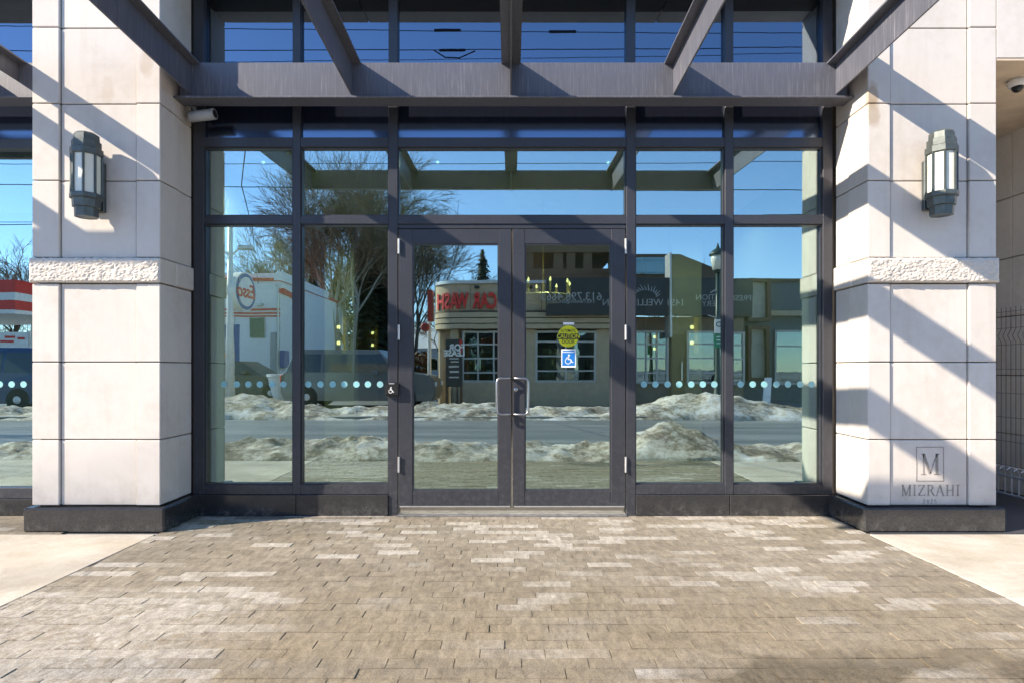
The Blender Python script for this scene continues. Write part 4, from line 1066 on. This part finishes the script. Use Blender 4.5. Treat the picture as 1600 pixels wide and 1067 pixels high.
# light pole
Zq = 20.0; xq, yq = at(359, Zq)
t = thing('light_pole', 'tall white lighting pole holding the oval sign', 'light pole', (xq, yq, 0))
MB().tube([(xq, yq, .0), (xq, yq, PZ(355, Zq))], [.14, .075], 12).build('pole', M['white_paint'], t, True)
for sgn_ in (-1, 1):
    a = MB().tube([(xq, yq, PZ(402, Zq)), (xq+sgn_*.25, yq, PZ(391, Zq)), (xq+sgn_*.5, yq, PZ(388, Zq))], .03, 6).build('arm', M['white_paint'], t)
    MB().cbox(xq+sgn_*.3, xq+sgn_*.75, yq-.15, yq+.15, PZ(391, Zq), PZ(385, Zq), .02).build('flood_head', M['alu_pale'], a)
MB().box(xq-.02, xs_, yq-.12, yq-.06, zs_+.3, zs_+.38).box(xq-.02, xs_, yq-.12, yq-.06, zs_-.38, zs_-.3).build('sign_bracket', M['grey_paint'], t)
# fuel canopy at far left
Zc = 30.0
t = thing('fuel_canopy', 'red and white banded fuel canopy at the far left across the road', 'canopy', (PX(-60, Zc), -25, 0))
for (a, b_, m) in ((437, 457, 'red'), (457, 469, 'white_paint'), (469, 484, 'red'), (484, 490, 'white_paint')):
    MB().box(PX(-300, Zc), PX(24, Zc), -33, -25, PZ(b_, Zc)+.002, PZ(a, Zc)-.002).build('fascia_band', M[m], t)
for px in (-200, -40): MB().box(PX(px, Zc)-.2, PX(px, Zc)+.2, -29.2, -28.8, 0, PZ(490, Zc)).build('post', M['white_paint'], t)
Zn = 24.
t = thing('banner', 'white banner with rows of red print at the far left', 'banner', (PX(10, Zn), -19, 0))
MB().box(PX(-45, Zn), PX(45, Zn), -19.03, -19, PZ(543, Zn), PZ(519, Zn)).build('sheet', M['white_paint'], t)
ln = MB()
for (pa, pb, za) in ((8, 24, 525), (28, 40, 527), (0, 22, 532), (-36, -8, 526)): ln.box(PX(pa, Zn), PX(pb, Zn), -18.995, -18.985, PZ(za+3.5, Zn), PZ(za, Zn))
ln.build('red_print', M['red'], t)
for px in (-44, 44): MB().box(PX(px, Zn)-.03, PX(px, Zn)+.03, -19.1, -19.04, 0, PZ(517, Zn)).build('post', M['galv'], t)

# --- street lamp with parking signs
Zm = 16.3; xm, ym = at(1121, Zm)
t = thing('street_lamp', 'dark green street lamp with acorn lantern and two small signs on its post', 'street lamp', (xm, ym, 0))
MB().lathe((xm, ym, 0), [(.19, 0), (.19, .25), (.12, .35), (.10, .9), (.075, 1.0), (.055, 2.2), (.05, PZ(425, Zm))], 14).build('post', M['lamp_green'], t, True)
zl0, zl1 = PZ(425, Zm), PZ(400, Zm)
MB().lathe((xm, ym, zl0), [(.06, -.04), (.13, 0), (.14, .03)], 14).build('collar', M['lamp_green'], t)
MB().lathe((xm, ym, zl0+.03), [(.13, 0), (.19, .28), (.18, zl1-zl0-.03)], 14).build('globe', M['opal'], t, True)
MB().lathe((xm, ym, zl1), [(.235, 0), (.22, .05), (.13, .14), (.05, .19), (.02, .30), (.005, .33)], 14).build('cap', M['lamp_green'], t, True)
MB().tube([(xm-.2, ym, PZ(458, Zm)), (xm, ym, PZ(452, Zm))], .015, 5).tube([(xm-.25, ym, PZ(493, Zm)), (xm, ym, PZ(497, Zm))], .015, 5).build('bracket', M['galv'], t)
s1 = tag(MB().cbox(xm-.11, xm+.11, ym+.10, ym+.115, PZ(522, Zm), PZ(500, Zm), .004).build('parking_sign', M['white_paint']), 'white no parking sign with a ring, fixed to the street lamp post', 'sign', kind='thing')
ringb = MB()
for k in range(20):
    a0, a1 = 2*math.pi*k/20, 2*math.pi*(k+1)/20; cz_ = PZ(508, Zm)
    ringb.prism([(xm+.05*math.cos(a0), cz_+.05*math.sin(a0)), (xm+.075*math.cos(a0), cz_+.075*math.sin(a0)), (xm+.075*math.cos(a1), cz_+.075*math.sin(a1)), (xm+.05*math.cos(a1), cz_+.05*math.sin(a1))], 'y', ym+.1155, ym+.118)
ringb.build('ring', M['lamp_green'], s1)
s2 = tag(MB().cbox(xm-.115, xm+.115, ym+.10, ym+.115, PZ(544, Zm), PZ(523, Zm), .004).build('parking_sign', M['green_sign']), 'green sign below the white one on the street lamp post', 'sign', kind='thing')
b = MB()
for k in range(3): b.box(xm-.07, xm+.07, ym+.1155, ym+.118, PZ(528+k*5, Zm), PZ(526.5+k*5, Zm))
b.build('print', M['white_paint'], s2)

# --- cars
def car(name, label, cx, y, L, H, Wd, paint, suv, flip=1):
    t = thing(name, label, 'car', (cx, y, 0))
    P = simple(name+'_paint', paint, .22, .3, .05, 2, spec=.6)
    gl = simple('car_glass', (.02, .028, .03), .05, spec=1.0)
    h = L/2; gc = .22
    if suv: prof = [(-h, .45), (-h, .95), (-h+.05, 1.02), (-h+.12, 1.08), (-h+.35, H-.1), (-h+.55, H), (h-1.75, H), (h-1.1, 1.12), (h-.2, 1.0), (h-.02, .8), (h, .45), (h-.1, gc), (-h+.1, gc)]
    else: prof = [(-h, .5), (-h+.02, .88), (-h+.12, .95), (-h+.6, .97), (-h+1.15, H-.06), (-h+1.5, H), (h-2.0, H), (h-1.2, .95), (h-.25, .82), (h-.02, .66), (h, .45), (h-.1, gc), (-h+.1, gc)]
    prof = [(cx+flip*p[0], p[1]) for p in prof]
    def width(z): return Wd/2*(1 - (.16*max(0, z-.95)/(H-.95)))
    n = len(prof); vs = []
    for s_ in (-1, 1):
        for inset, dx in ((.0, .06), (.06, .0)):
            for (px_, z) in prof:
                cxm = cx + (px_-cx)*(1-(dx if inset == 0 else 0)*.12)
                vs.append((cx+(px_-cx)*(1 if inset else .985), y+s_*(width(z)-inset), z if inset else z*.99+.008))
    o0, o1, o2, o3 = 0, n, 2*n, 3*n           # -outer, -inner, +outer, +inner
    fs = [tuple(range(o0, o0+n)), tuple(range(o2+n-1, o2-1, -1))]
    for i in range(n):
        j = (i+1) % n
        fs += [(o0+i, o0+j, o1+j, o1+i), (o1+i, o1+j, o3+j, o3+i), (o3+i, o3+j, o2+j, o2+i)]
    MB().add(vs, fs).build('body', P, t)
    zb_ = 1.08 if suv else .98
    if suv: wins = [(-h+.30, -h+1.25), (-h+1.33, -h+2.2), (-h+2.28, h-1.55)]
    else: wins = [(-h+1.2, -h+1.5), (-h+1.56, -h+2.2), (-h+2.28, h-1.75)]
    for s_ in (-1, 1):
        for k, (a, b_) in enumerate(wins):
            zt = H-.14
            sl = .16 if k == 2 else 0; sr = .14 if k == 0 else 0
            pts = [(cx+flip*a, zb_), (cx+flip*(b_+sl*1.6), zb_), (cx+flip*(b_-sl*.6), zt), (cx+flip*(a+sr), zt)]
            MB().add([(p_[0], y+s_*(width(p_[1])+.004), p_[1]) for p_ in pts] + [(p_[0], y+s_*(width(p_[1])-.02), p_[1]) for p_ in pts],
                     [(0,1,2,3),(7,6,5,4),(0,4,5,1),(1,5,6,2),(2,6,7,3),(3,7,4,0)]).build('side_window', gl, t)
    for sx in (-h+.85, h-.9):
        for s_ in (-1, 1):
            X, Y = cx+flip*sx, y+s_*(Wd/2-.10)
            w_ = MB().lathe((X, Y-.11, .33), [(.24, 0), (.32, .0), (.335, .03), (.335, .19), (.32, .22), (.24, .22)], 22, axis='y').build('wheel', simple('tyre_rubber', (.02, .02, .02), .8) if 'tyre' not in M else M['tyre'], t)
            MB().lathe((X, Y-.115, .33), [(.05, 0), (.21, .015), (.21, .215), (.05, .23)], 16, axis='y').build('rim', M['galv'], w_)
    for s_ in (-1, 1):
        MB().cbox(cx-flip*(h+.012), cx-flip*(h-.12), y+s_*(Wd/2-.25), y+s_*(Wd/2-.02), .78, 1.0, .02).build('tail_light', M['red'], t)
        MB().cbox(cx+flip*(h+.005), cx+flip*(h-.2), y+s_*(Wd/2-.35), y+s_*(Wd/2-.04), .66, .8, .02).build('headlight', M['white_paint'], t)
        MB().cbox(cx+flip*(h-1.7), cx+flip*(h-1.88), y+s_*(Wd/2+.02), y+s_*(Wd/2+.17), 1.0, 1.13, .02).build('mirror', P, t)
    return t
M['tyre'] = simple('tyre_rubber', (.02, .02, .02), .8)
car('parked_suv', 'dark grey parked suv across the road behind the snow, side on', -4.6, -14.4, 4.7, 1.76, 1.85, (.16, .165, .165), True, 1)
car('parked_sedan', 'black parked sedan before the white filling station shop', -9.9, -17.6, 4.6, 1.45, 1.8, (.06, .065, .07), False, 1)
car('parked_suv', 'dark blue suv at the far left end of the parking lot', -15.2, -13.0, 4.7, 1.78, 1.85, (.03, .06, .14), True, -1)
# concrete planter and beige bin
xq, yq = at(440, 19.5)
t = thing('planter', 'pale tapered planter tub in the snow before the station', 'planter', (xq, yq, 0))
MB().lathe((xq, yq, .2), [(.24, 0), (.30, .2), (.42, .72), (.46, .74), (.46, .82), (.40, .82)], 16).build('tub', M['white_wall'], t)
MB().lathe((xq, yq, 0), [(.2, 0), (.2, .2)], 12).build('foot', M['white_wall'], t)
xq, yq = at(350, 22.5)
t = thing('bin', 'beige litter bin beside the white light pole', 'bin', (xq, yq, 0))
MB().lathe((xq, yq, 0), [(.26, 0), (.28, .05), (.3, 1.1), (.27, 1.16)], 16).build('body', M['taupe'], t); MB().lathe((xq, yq, 1.16), [(.3, 0), (.27, .1), (.1, .16)], 16).build('lid', M['taupe'], t)

# ------------------------------------------------------------------ trees
def bark(name, c): return simple(name, c, .9, var=.3, scale=8)
M['bark_pale'] = bark('pale_bark', (.34, .30, .23)); M['bark'] = bark('grey_brown_bark', (.10, .08, .06)); M['twig'] = bark('twig_bark', (.19, .145, .095))
M['needle'] = simple('evergreen_needles', (.030, .045, .026), .8, var=.5, scale=2.0)
def bare_tree(x, y, H, spread, seed, label, levels=5, fork=3, droop=.0, trunks=1, bm='bark', group='bare winter trees across the road', minr=.011, lean=.22):
    r = random.Random(seed)
    t = thing('bare_tree', label, 'tree', (x, y, 0), group)
    tb, cb = MB(), MB()
    def grow(p, d, L, rad, lev):
        n = 4 if lev < 2 else 3
        rad = max(rad, minr)
        pts = [p]; rs = [rad]; q = p.copy(); dd = d.copy()
        for k in range(n):
            dd = (dd + Vector((r.uniform(-1, 1), r.uniform(-1, 1), r.uniform(-.6, .9)))*(.21 if lev else .07) + Vector((0, 0, (.06 if lev < 3 else -droop)))).normalized()
            q = q + dd*(L/n); pts.append(q.copy()); rs.append(rad*(1-.5*(k+1)/n))
        (tb if lev < 2 else cb).tube(pts, rs, 7 if lev == 0 else (5 if lev < 3 else 3), cap=False)
        if lev >= levels: return
        kids = fork + (2 if lev == 0 else 0) - (1 if lev >= 4 and fork > 3 and levels > 5 else 0) + (1 if lev >= 2 and r.random() < .6 else 0)
        for k in range(kids):
            f = r.uniform(.45 if lev else .38, 1.0) if k else 1.0
            i = min(n-1, int(f*n)); bp = pts[i].lerp(pts[i+1], f*n-i) if f < 1 else pts[-1]
            ax = Vector((r.uniform(-1, 1), r.uniform(-1, 1), r.uniform(-1, 1))).normalized()
            side = dd.cross(ax).normalized()
            an = r.uniform(.3, .85)*spread
            nd = (dd*math.cos(an) + side*math.sin(an)).normalized()
            grow(bp, nd, L*r.uniform(.55, .8), rad*(.62 if k == 0 else .45)*r.uniform(.8, 1.05), lev+1)
    for k in range(trunks):
        a = 2*math.pi*k/max(1, trunks) + r.random()
        d = Vector((math.cos(a)*lean*(trunks > 1), math.sin(a)*lean*(trunks > 1), 1)).normalized()
        grow(Vector((x+.25*math.cos(a)*(trunks > 1), y+.25*math.sin(a)*(trunks > 1), 0)), d, H*.36*r.uniform(.9, 1.1), H*.0145, 0)
    tb.build('trunk', M[bm], t, True); cb.build('crown', M['twig'], t)
    return t
def conifer(x, y, H, Rad, seed, label):
    r = random.Random(seed)
    t = thing('conifer', label, 'tree', (x, y, 0), 'evergreens across the road')
    MB().tube([(x, y, 0), (x, y, H*.97)], [H*.018, .02], 7).build('trunk', M['bark'], t)
    b = MB(); n = int(H*9)
    for k in range(n):
        z = H*(.14+.86*k/n); rr_ = Rad*(1-(z/H))**.8*r.uniform(.65, 1.1)+.12
        for j in range(9):
            a = r.random()*6.283; L = rr_*r.uniform(.6, 1.05)
            d = Vector((math.cos(a), math.sin(a), -.22)); p = Vector((x, y, z))
            s_ = Vector((-math.sin(a), math.cos(a), 0))
            m = 4
            for q in range(m):
                c = p + d*L*(q+.6)/m + Vector((0, 0, r.uniform(-.1, .1))); w_ = .26*(1-.5*q/m)*min(1, L)*r.uniform(.7, 1.3)+.05; l_ = L/m*.9
                b.add([c-s_*w_, c+d*l_*.6-Vector((0, 0, w_*.5)), c+s_*w_, c-d*l_*.4+Vector((0, 0, w_*.4))], [(0,1,2,3)])
    b.build('crown', M['needle'], t)
    return t
def tx(px, Z): return PX(px, Z), -(Z-5)
x, y = tx(542, 40); bare_tree(x, y, 15.0, .62, 12, 'large spreading bare tree with pale stems, tallest across the road', 6, 4, .06, 3, 'bark_pale', lean=.10)
x, y = tx(640, 46); bare_tree(x, y, 12.5, .6, 23, 'bare tree behind the car wash roof, crown touching the tall pale one', 5, 4, .06, 2)
x, y = tx(405, 44); bare_tree(x, y, 9.5, .8, 31, 'bare tree behind the white filling station shop', 5, 4, .03, 2)
x, y = tx(15, 40); bare_tree(x, y, 10.5, .9, 41, 'bare tree behind the fuel canopy at the far left', 5, 4, .03, 2)
x, y = tx(-60, 44); bare_tree(x, y, 11.5, .9, 42, 'bare tree farther left behind the fuel canopy', 5, 4, .03, 2)
x, y = tx(1030, 46); bare_tree(x, y, 10.4, .7, 51, 'small bare tree topping the gallery roof', 4, 4, .0)
x, y = tx(1150, 42); bare_tree(x, y, 7.9, .8, 52, 'small bare tree showing over the slate grey roof', 4, 4, .0)
x, y = tx(1180, 48); bare_tree(x, y, 8.3, .8, 53, 'bare tree second from the lamp over the slate grey roof', 4, 4, .0)
bare_tree(-25.6, -10.6, 22, .75, 77, 'bare street tree outside the picture whose branches shade the left pillar', 4, 3, .0, 1, minr=.022)
x, y = tx(575, 47); conifer(x, y, 13.2, 3.2, 3, 'dark conifer behind the pale stemmed tree')
x, y = tx(488, 44); conifer(x, y, 7.9, 2.6, 4, 'short dark conifer at the end of the white station wall')
x, y = tx(754, 46); conifer(x, y, 10.1, 2.3, 5, 'lone pointed conifer above the car wash letters')
x, y = tx(530, 50); conifer(x, y, 9.5, 3.0, 6, 'broad conifer left of the pale stemmed tree trunk')
x, y = tx(600, 48); conifer(x, y, 11.5, 3.4, 7, 'tall dark conifer right of the pale stemmed tree')
x, y = tx(610, 52); bare_tree(x, y, 13.5, .6, 61, 'bare tree between the tall dark conifer and the car wash', 5, 4, .04, 2)
x, y = tx(500, 50); bare_tree(x, y, 14.0, .5, 62, 'bare tree over the end of the white station wall', 5, 4, .04, 2)
x, y = tx(700, 55); bare_tree(x, y, 10.5, .8, 63, 'bare tree left of the lone pointed conifer', 5, 4, .04, 2)
for k, px in enumerate((640, 662, 690, 560, 515, 455, 350, 300, 30, -20)):
    x, y = tx(px, 78+3*(k % 3)); bare_tree(x, y, 9.5+(k*37 % 5)*.5, .85, 100+k, ['thin','short','round headed','small','slender'][k % 5] + ' distant bare tree in the row closing the lot, ' + ('behind the pale house','right behind the house','left of the lone conifer','behind the big conifer','behind the station wing','over the station wall end','behind the light pole','left of the light pole','right behind the fuel canopy','left behind the fuel canopy')[k], 4, 4, .02, 1, 'bark', 'row of distant bare trees')
x, y = tx(656, 60)
t = thing('house', 'small pale blue house with snowy roof far beyond the parking lot', 'house', (x, y, 0))
MB().box(x-4, x+3, y-6, y, 0, 3.2).build('wall', simple('pale_blue_siding', (.30, .36, .44), .7), t)
MB().prism([(y+.5, 3.21), (y-3, 5.4), (y-6.5, 3.21)], 'x', x-4.4, x+3.4).build('roof', M['white_paint'], t)
for dx in (-2.8, .6): 
    f = MB().box(x+dx, x+dx+1.2, y+.001, y+.06, 1.0, 2.3).build('window', M['white_frame'], t); MB().box(x+dx+.1, x+dx+1.1, y+.061, y+.07, 1.1, 2.2).build('pane', M['glass_far'], f)
# clipped hedge behind the suv, brown winter leaves
M['hedge'] = simple('brown_hedge_leaves', (.085, .045, .022), .85, var=.5, scale=3)
b = MB(); r = random.Random(5)
for k in range(2600):
    p = Vector((r.uniform(PX(540, 24), PX(668, 24)), -19+r.uniform(-.5, .5), r.uniform(.1, 1.75)+.1*math.sin(k))); s_ = .09
    u = Vector((r.uniform(-1, 1), r.uniform(-1, 1), r.uniform(-1, 1))).normalized()*s_; v = u.orthogonal().normalized()*s_
    b.add([p-u, p+v, p+u, p-v], [(0,1,2,3)])
tag(b.build('hedge', M['hedge']), 'brown leafed hedge behind the parked grey suv', 'hedge', kind='thing')

# ------------------------------------------------------------------ overhead wires
M['cable'] = simple('black_cable', (.012, .012, .012), .6)
def wire(y, za, zb_, sag, xa=-60, xb=60, rad=.012, label=''):
    pts = []
    for k in range(41):
        u = k/40; pts.append((xa+(xb-xa)*u, y, za+(zb_-za)*u - sag*4*u*(1-u)))
    return tag(MB().tube(pts, rad*.7, 5).build('overhead_wire', M['cable']), label, 'wire', 'overhead wires along the road', 'thing')
def wz(py, Z): return PZ(py, Z)
for (Z, py, tilt, sag, rad, lab) in (
    (13.0, 50, -.5, .9, .012, 'topmost overhead wire along the road, carrying a splice'), (13.3, 78, .3, .9, .014, 'second overhead wire from the top, carrying a bridged splice'),
    (13.6, 92, .9, .9, .010, 'thin overhead wire just over the steel header line'), (15.0, 256, .2, .7, .012, 'overhead wire mirrored through the pale canopy band'),
    (15.3, 296, -.4, .7, .016, 'overhead wire mirrored just below the canopy band'), (15.6, 343, .8, .7, .016, 'thick low overhead cable above the door head'),
    (15.9, 352, -.2, .7, .012, 'lowest overhead cable along the road')):
    z = wz(py, Z)
    wire(-(Z-5), z+sag-tilt, z+sag+tilt, sag, -60, 60, rad, lab)
for (Z, py, px) in ((13.0, 48, 700), (13.3, 79, 708), (13.0, 50, 880)):
    X = PX(px, Z); z = wz(py, Z)
    t = thing('wire_splice', {700: 'splice clamp on the topmost wire left of centre', 708: 'splice clamp with hanging jumper loop on the second wire', 880: 'splice clamp on the topmost wire right of centre'}[px], 'splice', (X, -(Z-5), z), 'splices on the overhead wires')
    MB().tube([(X-.28, -(Z-5), z), (X+.28, -(Z-5), z)], .03, 6).build('sleeve', M['cable'], t)
    if px == 708: MB().tube([(X-.4, -(Z-5), z-.0), (X-.15, -(Z-5), z-.16), (X+.15, -(Z-5), z-.17), (X+.5, -(Z-5), z-.02)], .015, 5).build('jumper', M['cable'], t)
Z = 20
tag(MB().tube([(PX(362, 9), -4.6, wz(150, 9)), (PX(378, 14), -9, wz(290, 14)), (PX(392, 20), -15, wz(345, 20)), (PX(400, 30), -25.2, PZ(445, 30))], .012, 5).build('overhead_wire', M['cable']),
    'service wire dropping towards the white filling station shop', 'wire', 'overhead wires along the road', 'thing')
